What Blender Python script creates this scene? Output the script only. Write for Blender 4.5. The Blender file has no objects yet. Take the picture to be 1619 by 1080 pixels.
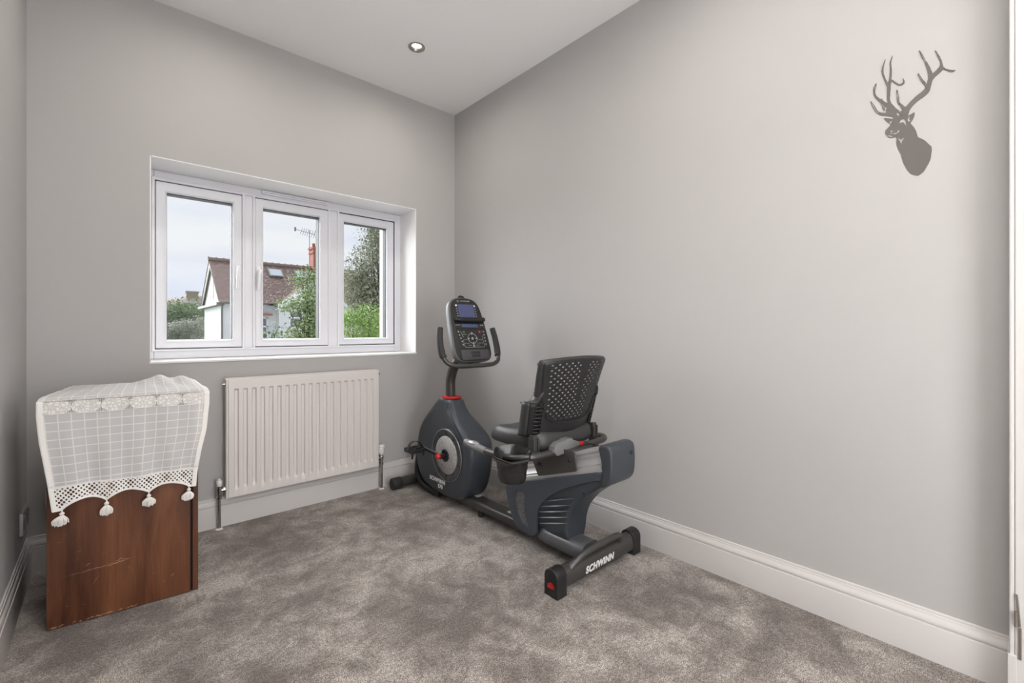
import bpy, bmesh, math, random
from mathutils import Vector, Matrix, noise
R = math.radians
sc = bpy.context.scene

# ------------------------------------------------------------------ camera, world, lights, exposure
cam_d = bpy.data.cameras.new('camera'); cam = bpy.data.objects.new('camera', cam_d); sc.collection.objects.link(cam)
cam.location = (0, 0, 1.0)
cam.rotation_euler = (R(90), 0, 0.8403 - R(90))
cam_d.sensor_width = 36; cam_d.lens = 711.87 / 1619 * 36
cam_d.shift_y = -(540 - 523.27) / 1619
cam_d.clip_start = 0.01; cam_d.clip_end = 500
sc.camera = cam
sc.view_settings.view_transform = 'Standard'; sc.view_settings.look = 'None'
sc.view_settings.gamma = 1; sc.view_settings.use_curve_mapping = False
sc.view_settings.exposure = 0.0

w = bpy.data.worlds.new('overcast_sky'); sc.world = w; w.use_nodes = True
nt = w.node_tree; nt.nodes.clear()
N = nt.nodes.new; Lk = nt.links.new
out = N('ShaderNodeOutputWorld'); bg = N('ShaderNodeBackground'); tc = N('ShaderNodeTexCoord')
mp = N('ShaderNodeMapping'); mp.inputs['Scale'].default_value = (1.2, 1.2, 5)
nz = N('ShaderNodeTexNoise'); nz.inputs['Scale'].default_value = 2.0; nz.inputs['Detail'].default_value = 5
cr = N('ShaderNodeValToRGB'); cr.color_ramp.elements[0].position = .38; cr.color_ramp.elements[0].color = (.76, .80, .93, 1)
cr.color_ramp.elements[1].position = .6; cr.color_ramp.elements[1].color = (.93, .94, .97, 1)
Lk(tc.outputs['Generated'], mp.inputs['Vector']); Lk(mp.outputs['Vector'], nz.inputs['Vector']); Lk(nz.outputs['Fac'], cr.inputs['Fac'])
Lk(cr.outputs['Color'], bg.inputs['Color']); Lk(bg.outputs['Background'], out.inputs['Surface'])
bg.inputs['Strength'].default_value = 1.0

def light(name, kind, loc, energy, color, rot=(0, 0, 0), **k):
    d = bpy.data.lights.new(name, kind); o = bpy.data.objects.new(name, d); sc.collection.objects.link(o)
    o.location = loc; o.rotation_euler = rot; d.energy = energy; d.color = color
    for a, b in k.items(): setattr(d, a, b)
    return o
# hazy daylight, coming in through the window towards the right-hand wall and the camera
sd = Vector((.20, -.86, -.42)).normalized()
light('hazy_sun', 'SUN', (0, 8, 8), 15.0, (.97, .98, 1), sd.to_track_quat('-Z', 'Y').to_euler(), angle=R(90))
# added fill lamp, unseen behind the camera, bounced off the ceiling
light('ceiling_fill', 'AREA', (.35, -.40, 1.30), 50, (1, .975, .95), (R(180), 0, 0), shape='DISK', size=.35, spread=R(115))
# added area lamp, unseen in the doorway behind the camera, filling the low walls
light('doorway_fill', 'AREA', (.775, -1.06, .90), 33, (1, .98, .96), (R(90), 0, 0), shape='RECTANGLE', size=.9, size_y=1.95)
DOWNLIGHTS = [(1.266, 2.202), (.36, 2.2), (1.266, .75), (.36, .75)]
DL_POWER = 3.1

# ------------------------------------------------------------------ room dimensions
XC, YC, XL, H = 1.8746, 2.7183, -.2525, 2.5668
YB = -1.05          # wall behind the camera
# ------------------------------------------------------------------ helpers
ROOT = {}
def org(o):
    v = Vector((0, 0, 0))
    while o: v += o.location; o = o.parent
    return v
def link(name, me, parent=None, m=None, smooth=False, label=None, local=False):
    o = bpy.data.objects.new(name, me); sc.collection.objects.link(o)
    if parent:
        if not local: me.transform(Matrix.Translation(-org(parent)))
        o.parent = parent
    if m:
        me.materials.clear(); me.materials.append(m)
    if smooth is True:
        for p in me.polygons: p.use_smooth = True
    elif smooth:                                       # angle in degrees
        me.shade_smooth_by_angle(R(smooth)) if hasattr(me, 'shade_smooth_by_angle') else None
    if label: o['label'] = label
    return o
def smooth_angle(me, deg):
    for p in me.polygons: p.use_smooth = True
    bm = bmesh.new(); bm.from_mesh(me)
    for e in bm.edges:
        e.smooth = not (len(e.link_faces) == 2 and e.calc_face_angle(0) > R(deg))
    bm.to_mesh(me); bm.free()
class MB:
    """collects shapes into ONE mesh"""
    def __init__(s): s.v = []; s.f = []; s.uv = None
    def add(s, vs, fs):
        n = len(s.v); s.v += [tuple(v) for v in vs]; s.f += [tuple(i + n for i in f) for f in fs]
    def box(s, x0, y0, z0, x1, y1, z1):
        s.add([(x0,y0,z0),(x1,y0,z0),(x1,y1,z0),(x0,y1,z0),(x0,y0,z1),(x1,y0,z1),(x1,y1,z1),(x0,y1,z1)],
              [(3,2,1,0),(4,5,6,7),(0,1,5,4),(1,2,6,5),(2,3,7,6),(3,0,4,7)])
    def tube(s, path, rad, n=14, sm=4, sx=1.0, cap=True, closed=False):
        P = [Vector(p) for p in path]
        rr = list(rad) if isinstance(rad, (list, tuple)) else [rad] * len(P)
        if sm > 1 and len(P) > 2: P, rr = catmull(P, rr, sm)
        T = []
        for i in range(len(P)):
            a = P[max(i - 1, 0)]; b = P[min(i + 1, len(P) - 1)]; T.append((b - a).normalized())
        up = Vector((0, 0, 1)) if abs(T[0].z) < .9 else Vector((0, 1, 0))
        u = (up - T[0] * up.dot(T[0])).normalized(); vs = []
        for i, p in enumerate(P):
            u = (u - T[i] * u.dot(T[i])).normalized(); v = T[i].cross(u)
            for k in range(n):
                a = 2 * math.pi * k / n
                vs.append(p + (u * math.cos(a) + v * math.sin(a) * sx) * rr[i])
        fs = [(i*n+k, i*n+(k+1)%n, (i+1)*n+(k+1)%n, (i+1)*n+k) for i in range(len(P)-1) for k in range(n)]
        if cap:
            fs.append(tuple(range(n))[::-1]); fs.append(tuple((len(P)-1)*n+k for k in range(n)))
        s.add(vs, fs)
    def lathe(s, prof, c, ax='z', n=32, cap=True):
        """prof: list of (radius, height)"""
        vs = []
        for r, h in prof:
            for k in range(n):
                a = 2*math.pi*k/n; p = (r*math.cos(a), r*math.sin(a), h)
                if ax == 'x': p = (h, p[0], p[1])
                if ax == 'y': p = (p[0], h, p[1])
                vs.append((p[0]+c[0], p[1]+c[1], p[2]+c[2]))
        m = len(prof)
        fs = [(i*n+k, i*n+(k+1)%n, (i+1)*n+(k+1)%n, (i+1)*n+k) for i in range(m-1) for k in range(n)]
        if cap: fs += [tuple(range(n))[::-1], tuple((m-1)*n+k for k in range(n))]
        s.add(vs, fs)
    def ball(s, c, r, n=16):
        if not isinstance(r, (tuple, list)): r = (r, r, r)
        m = n // 2; vs = [(c[0], c[1], c[2]-r[2])]
        for i in range(1, m):
            t = math.pi*i/m
            for k in range(n):
                a = 2*math.pi*k/n
                vs.append((c[0]+r[0]*math.sin(t)*math.cos(a), c[1]+r[1]*math.sin(t)*math.sin(a), c[2]-r[2]*math.cos(t)))
        vs.append((c[0], c[1], c[2]+r[2])); L = len(vs)-1
        fs = [(0, 1+(k+1)%n, 1+k) for k in range(n)]
        fs += [(1+(i-1)*n+k, 1+(i-1)*n+(k+1)%n, 1+i*n+(k+1)%n, 1+i*n+k) for i in range(1, m-1) for k in range(n)]
        fs += [(1+(m-2)*n+k, 1+(m-2)*n+(k+1)%n, L) for k in range(n)]
        s.add(vs, fs)
    def slab(s, poly, x0, x1, r=.01, rn=4, ax='x', hw=None):
        """side outline (a,b) extruded along an axis with rounded rims; hw(b) scales the width"""
        n = len(poly); A = sum(poly[i][0]*poly[(i+1)%n][1]-poly[(i+1)%n][0]*poly[i][1] for i in range(n))
        P = [Vector((p[0], p[1])) for p in (poly if A > 0 else poly[::-1])]
        nr = []
        for i in range(n):
            t = (P[(i+1)%n]-P[i-1]); t = t.normalized() if t.length > 1e-9 else Vector((1,0)); nr.append(Vector((-t.y, t.x)))
        lay = []
        for k in range(rn+1):
            a = math.pi/2*k/rn; lay.append((x0+r*(1-math.sin(a)), r*(1-math.cos(a))) if False else (x0+r*(1-math.sin(a)), r*(1-math.cos(a))))
        lay = [(x0+r*(1-math.cos(math.pi/2*k/rn)), r*(1-math.sin(math.pi/2*k/rn))) for k in range(rn+1)]
        lay += [(x0+x1-x, d) for x, d in lay[::-1]]
        xc = (x0+x1)/2; vs = []
        for x, d in lay:
            for i in range(n):
                q = P[i]+nr[i]*d; k = hw(P[i].y) if hw else 1; X = xc+(x-xc)*k
                vs.append((X, q.x, q.y) if ax == 'x' else ((q.x, X, q.y) if ax == 'y' else (q.x, q.y, X)))
        m = len(lay)
        fs = [(i*n+k, (i+1)*n+k, (i+1)*n+(k+1)%n, i*n+(k+1)%n) for i in range(m-1) for k in range(n)]
        fs += [tuple(range(n)), tuple((m-1)*n+k for k in range(n))[::-1]]
        s.add(vs, fs)
    def grid(s, rows):
        n = len(rows[0]); 
        s.add([p for r in rows for p in r], [(i*n+k, i*n+k+1, (i+1)*n+k+1, (i+1)*n+k) for i in range(len(rows)-1) for k in range(n-1)])
    def build(s, name, m, parent=None, smooth=35, bevel=0, label=None, local=False, fix=True, solid=0, xf=None):
        me = bpy.data.meshes.new(name); me.from_pydata(s.v, [], s.f); 
        if xf is not None: me.transform(xf)
        if fix:
            bm = bmesh.new(); bm.from_mesh(me); bmesh.ops.recalc_face_normals(bm, faces=bm.faces)
            ng = [f for f in bm.faces if len(f.verts) > 8]
            if ng: bmesh.ops.triangulate(bm, faces=ng, ngon_method='EAR_CLIP')
            bm.to_mesh(me); bm.free()
        me.update()
        o = link(name, me, parent, m, False, label, local)
        if smooth and not bevel: smooth_angle(me, smooth)
        if solid:
            q = o.modifiers.new('thickness', 'SOLIDIFY'); q.thickness = solid; q.offset = 0
        if bevel:
            b = o.modifiers.new('bevel', 'BEVEL'); b.width = bevel; b.segments = 2; b.limit_method = 'ANGLE'; b.angle_limit = R(40)
            for p in me.polygons: p.use_smooth = True
            wn = o.modifiers.new('wn', 'WEIGHTED_NORMAL'); wn.keep_sharp = True
        return o
def catmull(P, rr, sm):
    Q = [P[0]*2-P[1]] + list(P) + [P[-1]*2-P[-2]]; q = [rr[0]] + list(rr) + [rr[-1]]; o = []; ro = []
    for i in range(1, len(Q)-2):
        for k in range(sm):
            t = k/sm; a, b, c, d = Q[i-1:i+3]
            o.append(.5*((2*b)+(-a+c)*t+(2*a-5*b+4*c-d)*t*t+(-a+3*b-3*c+d)*t**3)); ro.append(q[i]*(1-t)+q[i+1]*t)
    o.append(P[-1]); ro.append(rr[-1]); return o, ro
def chaikin(P, n=2, closed=True):
    for _ in range(n):
        o = []; m = len(P)
        for i in range(m if closed else m-1):
            a = P[i]; b = P[(i+1) % m]
            o.append(tuple(a[k]*.75+b[k]*.25 for k in range(len(a)))); o.append(tuple(a[k]*.25+b[k]*.75 for k in range(len(a))))
        P = o
    return P
def spline(P, n=5):
    m = len(P); o = []
    for i in range(m):
        a, b, c, d = [Vector(P[(i+j) % m]) for j in (-1, 0, 1, 2)]
        for k in range(n):
            t = k/n; v = .5*((2*b)+(-a+c)*t+(2*a-5*b+4*c-d)*t*t+(-a+3*b-3*c+d)*t**3); o.append(tuple(v))
    return o
def rrect(x0, y0, x1, y1, r, n=5):
    o = []
    for cx, cy, a0 in ((x1-r, y1-r, 0), (x0+r, y1-r, 90), (x0+r, y0+r, 180), (x1-r, y0+r, 270)):
        for k in range(n+1):
            a = R(a0+90*k/n); o.append((cx+r*math.cos(a), cy+r*math.sin(a)))
    return o
def empty(name, loc, label=None, cat=None, group=None, kind=None, rz=0):
    o = bpy.data.objects.new(name, None); sc.collection.objects.link(o); o.location = loc; o.rotation_euler.z = rz
    o.empty_display_size = .1
    return tag(o, label, cat, group, kind)
def tag(o, label=None, cat=None, group=None, kind=None):
    for k, v in (('label', label), ('category', cat), ('group', group), ('kind', kind)):
        if v: o[k] = v
    return o
def cut(o, mb):
    """cut the shape mb (world coordinates of o's own mesh) out of o"""
    me = bpy.data.meshes.new('c'); me.from_pydata(mb.v, [], mb.f)
    bm = bmesh.new(); bm.from_mesh(me); bmesh.ops.recalc_face_normals(bm, faces=bm.faces); bm.to_mesh(me); bm.free()
    c = bpy.data.objects.new('c', me); sc.collection.objects.link(c)
    me.transform(Matrix.Translation(-org(o)))
    t = bpy.data.objects.new('t', o.data); sc.collection.objects.link(t)
    md = t.modifiers.new('b', 'BOOLEAN'); md.object = c; md.operation = 'DIFFERENCE'; md.solver = 'EXACT'
    bpy.context.view_layer.update()
    nm = bpy.data.meshes.new_from_object(t.evaluated_get(bpy.context.evaluated_depsgraph_get()))
    bpy.data.objects.remove(t); bpy.data.objects.remove(c)
    if len(nm.polygons): o.data = nm
def text_mesh(name, body, size, m, parent, xf, bold=.0, shear=0., label=None, depth=.0006, spacing=1.0, align='CENTER'):
    """writing as a thin raised mesh; xf takes the text plane (x right, y up) to the world"""
    c = bpy.data.curves.new(name, 'FONT'); c.body = body; c.size = size; c.offset = bold; c.shear = shear
    c.align_x = align; c.align_y = 'CENTER'; c.extrude = depth; c.space_character = spacing
    t = bpy.data.objects.new('t', c); sc.collection.objects.link(t); bpy.context.view_layer.update()
    me = bpy.data.meshes.new_from_object(t.evaluated_get(bpy.context.evaluated_depsgraph_get()))
    bpy.data.objects.remove(t); me.transform(xf); me.name = name
    return link(name, me, parent, m, False, label)
def frame(o, ex, ey):
    ex = Vector(ex).normalized(); ey = Vector(ey); ey = (ey-ex*ey.dot(ex)).normalized(); ez = ex.cross(ey)
    M = Matrix((ex, ey, ez)).transposed().to_4x4(); M.translation = Vector(o); return M

# ------------------------------------------------------------------ materials
def mat(name, col, rough=.5, metal=0., bump=None, var=None, spec=.5, emit=None, coat=0.):
    m = bpy.data.materials.new(name); m.use_nodes = True; t = m.node_tree; b = t.nodes['Principled BSDF']
    b.inputs['Base Color'].default_value = (*col, 1); b.inputs['Roughness'].default_value = rough; b.inputs['Metallic'].default_value = metal
    b.inputs['Specular IOR Level'].default_value = spec; b.inputs['Coat Weight'].default_value = coat
    c = t.nodes.new('ShaderNodeTexCoord')
    if emit: b.inputs['Emission Color'].default_value = (*emit[0], 1); b.inputs['Emission Strength'].default_value = emit[1]
    if var:                                    # (scale, second colour)
        n = t.nodes.new('ShaderNodeTexNoise'); n.inputs['Scale'].default_value = var[0]; n.inputs['Detail'].default_value = 6
        x = t.nodes.new('ShaderNodeMix'); x.data_type = 'RGBA'
        x.inputs[6].default_value = (*col, 1); x.inputs[7].default_value = (*var[1], 1)
        q = t.nodes.new('ShaderNodeMapRange'); q.inputs[1].default_value = .35; q.inputs[2].default_value = .65
        t.links.new(c.outputs['Object'], n.inputs['Vector']); t.links.new(n.outputs['Fac'], q.inputs[0]); t.links.new(q.outputs[0], x.inputs[0]); t.links.new(x.outputs[2], b.inputs['Base Color'])
    if bump:                                   # (scale, strength, distance)
        n = t.nodes.new('ShaderNodeTexNoise'); n.inputs['Scale'].default_value = bump[0]; n.inputs['Detail'].default_value = 4
        p = t.nodes.new('ShaderNodeBump'); p.inputs['Strength'].default_value = bump[1]; p.inputs['Distance'].default_value = bump[2] if len(bump) > 2 else .002
        t.links.new(c.outputs['Object'], n.inputs['Vector']); t.links.new(n.outputs['Fac'], p.inputs['Height']); t.links.new(p.outputs['Normal'], b.inputs['Normal'])
    return m
def nodes(m): 
    t = m.node_tree; return t, t.nodes['Principled BSDF'], t.nodes.new, t.links.new
def ramp(t, pts):
    r = t.nodes.new('ShaderNodeValToRGB'); e = r.color_ramp.elements
    while len(e) < len(pts): e.new(.5)
    for i, (p, c) in enumerate(pts): e[i].position = p; e[i].color = (*c, 1)
    return r
M = {}
M['wall'] = mat('wall_paint', (.455, .444, .436), .85, bump=(180, .08), var=(1.3, (.443, .433, .427)), spec=.2)
M['ceiling'] = mat('ceiling_paint', (.93, .925, .92), .9, bump=(150, .05), spec=.2)
M['gloss'] = mat('skirting_gloss', (.63, .61, .60), .38, bump=(30, .03))
M['reveal'] = mat('reveal_white', (.84, .835, .84), .6)
M['upvc'] = mat('upvc', (.76, .765, .81), .32, bump=(20, .02))
M['rad'] = mat('radiator_enamel', (.70, .665, .645), .35)
M['chrome'] = mat('chrome', (.55, .54, .53), .18, 1)
M['nickel'] = mat('brushed_nickel', (.42, .39, .36), .32, 1, bump=(400, .1))
M['capwhite'] = mat('cap_plastic', (.74, .72, .70), .4)
M['handle'] = mat('handle_plastic', (.84, .84, .86), .3)
M['rubber'] = mat('gasket', (.02, .02, .022), .6)
# bike
M['navy'] = mat('bike_shroud', (.040, .047, .057), .42, bump=(900, .12, .0006), coat=.05)
M['navy3'] = mat('louvre_highlight', (.075, .085, .10), .25)
M['navy2'] = mat('bike_trim', (.050, .060, .074), .40, bump=(900, .1, .0006))
M['black'] = mat('bike_black', (.013, .013, .014), .42, bump=(700, .15, .0006))
M['vinyl'] = mat('seat_vinyl', (.035, .035, .036), .42, bump=(500, .2, .0008))
M['frame'] = mat('bike_frame_paint', (.085, .082, .078), .36, .55, bump=(1200, .12, .0004))
M['foam'] = mat('foam_grip', (.028, .027, .027), .7, bump=(600, .3, .001))
M['silver'] = mat('silver_plastic', (.42, .43, .45), .3, .6)
M['alu'] = mat('aluminium', (.62, .62, .63), .34, .45, bump=(60, .03))
M['grey3'] = mat('console_body', (.10, .10, .105), .4, bump=(800, .1, .0005))
M['grey4'] = mat('console_panel', (.062, .062, .065), .4)
M['cup'] = mat('cup_gloss_black', (.018, .018, .018), .2)
M['cover'] = mat('beam_cover_grey', (.13, .135, .145), .34, .4, bump=(900, .1, .0005))
M['grey'] = mat('grey_plastic', (.17, .17, .175), .45, bump=(800, .1, .0005))
M['red'] = mat('red_plastic', (.55, .012, .014), .35)
M['lcd'] = mat('lcd', (.05, .058, .12), .22, emit=((.10, .12, .26), .22))
M['keys'] = mat('keypad', (.022, .022, .022), .3)
M['white'] = mat('print_white', (.72, .72, .72), .5)
M['green'] = mat('print_green', (.06, .22, .05), .5)
M['label'] = mat('paper_label', (.75, .72, .66), .6, var=(60, (.3, .29, .27)))
M['cutout'] = mat('stag_vinyl', (.122, .110, .101), .7)
M['bulb'] = mat('lamp_face', (1, .95, .85), .3, emit=((1, .93, .82), 9))
M['plug_black'] = mat('socket_insert', (.25, .245, .24), .4)

M['socket'] = mat('satin_steel', (.50, .49, .47), .38, .45)
m = mat('black_mesh', (.015, .015, .015), .4); t, b_, N, L = nodes(m); c_ = N('ShaderNodeTexCoord'); vo = N('ShaderNodeTexVoronoi'); vo.inputs['Scale'].default_value = 210; L(c_.outputs['Object'], vo.inputs['Vector']); r_ = ramp(t, [(.25, (.008, .008, .008)), (.5, (.16, .16, .165))]); L(vo.outputs['Distance'], r_.inputs[0]); L(r_.outputs[0], b_.inputs['Base Color']); M['mesh'] = m

# glass: clear pane with fresnel reflection
g = bpy.data.materials.new('window_glass'); g.use_nodes = True; t = g.node_tree; t.nodes.clear()
o_ = t.nodes.new('ShaderNodeOutputMaterial'); tr = t.nodes.new('ShaderNodeBsdfTransparent'); gl = t.nodes.new('ShaderNodeBsdfGlossy')
gl.inputs['Roughness'].default_value = .02; fr = t.nodes.new('ShaderNodeFresnel'); fr.inputs['IOR'].default_value = 1.13; mx = t.nodes.new('ShaderNodeMixShader')
tr.inputs['Color'].default_value = (.97, .98, .98, 1)
t.links.new(fr.outputs[0], mx.inputs[0]); t.links.new(tr.outputs[0], mx.inputs[1]); t.links.new(gl.outputs[0], mx.inputs[2]); t.links.new(mx.outputs[0], o_.inputs[0])
M['glass'] = g

# carpet
m = mat('carpet', (.2, .18, .165), .95, spec=.1); t, b, N, L = nodes(m); c = N('ShaderNodeTexCoord')
def nz(scale, det=4, dist=0., rough=.5):
    n = N('ShaderNodeTexNoise'); n.inputs['Scale'].default_value = scale; n.inputs['Detail'].default_value = det; n.inputs['Distortion'].default_value = dist
    n.inputs['Roughness'].default_value = rough; L(c.outputs['Object'], n.inputs['Vector']); return n
n1 = nz(2.7, 5, .3, .6); n1b = nz(10, 8, .5, .68)
mxn = N('ShaderNodeMix'); mxn.data_type = 'FLOAT'; mxn.inputs[0].default_value = .46; L(n1.outputs['Fac'], mxn.inputs[2]); L(n1b.outputs['Fac'], mxn.inputs[3])
r1 = ramp(t, [(.41, (.118, .097, .084)), (.465, (.170, .146, .130)), (.515, (.230, .203, .184)), (.58, (.345, .312, .288))]); L(mxn.outputs[0], r1.inputs['Fac'])
n2 = nz(330, 2, 0, .6); r2 = ramp(t, [(.36, (.18, .17, .16)), (.64, (1.9, 1.88, 1.86))]); L(n2.outputs['Fac'], r2.inputs['Fac'])
n4 = nz(95, 3, 0, .7); r4 = ramp(t, [(.34, (.62, .61, .60)), (.66, (1.38, 1.38, 1.38))]); L(n4.outputs['Fac'], r4.inputs['Fac'])
x = N('ShaderNodeMix'); x.data_type = 'RGBA'; x.blend_type = 'MULTIPLY'; x.inputs[0].default_value = 1; L(r1.outputs[0], x.inputs[6]); L(r2.outputs[0], x.inputs[7])
x2 = N('ShaderNodeMix'); x2.data_type = 'RGBA'; x2.blend_type = 'MULTIPLY'; x2.inputs[0].default_value = 1; L(x.outputs[2], x2.inputs[6]); L(r4.outputs[0], x2.inputs[7])
L(x2.outputs[2], b.inputs['Base Color'])
ad = N('ShaderNodeMath'); ad.operation = 'ADD'; L(n2.outputs['Fac'], ad.inputs[0]); L(n4.outputs['Fac'], ad.inputs[1])
bp = N('ShaderNodeBump'); bp.inputs['Strength'].default_value = .6; bp.inputs['Distance'].default_value = .006; L(ad.outputs[0], bp.inputs['Height']); L(bp.outputs[0], b.inputs['Normal'])
b.inputs['Sheen Weight'].default_value = .25; b.inputs['Sheen Roughness'].default_value = .6
M['carpet'] = m

# old walnut veneer with scratches
m = mat('walnut_veneer', (.1, .04, .02), .38, coat=.15); t, b, N, L = nodes(m); c = N('ShaderNodeTexCoord')
mp = N('ShaderNodeMapping'); mp.inputs['Scale'].default_value = (4.5, 4.5, .55); L(c.outputs['Object'], mp.inputs['Vector'])
n = N('ShaderNodeTexNoise'); n.inputs['Scale'].default_value = 2.2; n.inputs['Detail'].default_value = 9; n.inputs['Distortion'].default_value = .8; n.inputs['Roughness'].default_value = .62; L(mp.outputs[0], n.inputs['Vector'])
r = ramp(t, [(.34, (.040, .011, .005)), (.45, (.080, .026, .010)), (.55, (.125, .043, .017)), (.68, (.175, .067, .028))]); L(n.outputs['Fac'], r.inputs['Fac'])
mp2 = N('ShaderNodeMapping'); mp2.inputs['Scale'].default_value = (90, 90, 3); L(c.outputs['Object'], mp2.inputs['Vector'])
n2 = N('ShaderNodeTexNoise'); n2.inputs['Scale'].default_value = 3; n2.inputs['Detail'].default_value = 4; L(mp2.outputs[0], n2.inputs['Vector'])
r2 = ramp(t, [(.35, (.86, .86, .86)), (.6, (1.06, 1.06, 1.06))]); L(n2.outputs['Fac'], r2.inputs['Fac'])
x = N('ShaderNodeMix'); x.data_type = 'RGBA'; x.blend_type = 'MULTIPLY'; x.inputs[0].default_value = 1; L(r.outputs[0], x.inputs[6]); L(r2.outputs[0], x.inputs[7])
# scuffs where the finish has worn off
mp3 = N('ShaderNodeMapping'); mp3.inputs['Scale'].default_value = (14, 14, 26); mp3.inputs['Rotation'].default_value = (0, R(-12), 0); L(c.outputs['Object'], mp3.inputs['Vector'])
n3 = N('ShaderNodeTexNoise'); n3.inputs['Scale'].default_value = 2.1; n3.inputs['Detail'].default_value = 8; n3.inputs['Roughness'].default_value = .75; L(mp3.outputs[0], n3.inputs['Vector'])
r3 = ramp(t, [(.66, (0, 0, 0)), (.70, (1, 1, 1))]); L(n3.outputs['Fac'], r3.inputs['Fac'])
x3 = N('ShaderNodeMix'); x3.data_type = 'RGBA'; x3.inputs[7].default_value = (.42, .24, .14, 1); L(r3.outputs[0], x3.inputs[0]); L(x.outputs[2], x3.inputs[6])
L(x3.outputs[2], b.inputs['Base Color'])
bp = N('ShaderNodeBump'); bp.inputs['Strength'].default_value = .12; bp.inputs['Distance'].default_value = .002; L(n2.outputs['Fac'], bp.inputs['Height']); L(bp.outputs[0], b.inputs['Normal'])
M['wood'] = m
M['bare'] = mat('bare_scratched_wood', (.40, .22, .13), .7)
M['gap'] = mat('dark_gap', (.008, .005, .004), .9)

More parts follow.
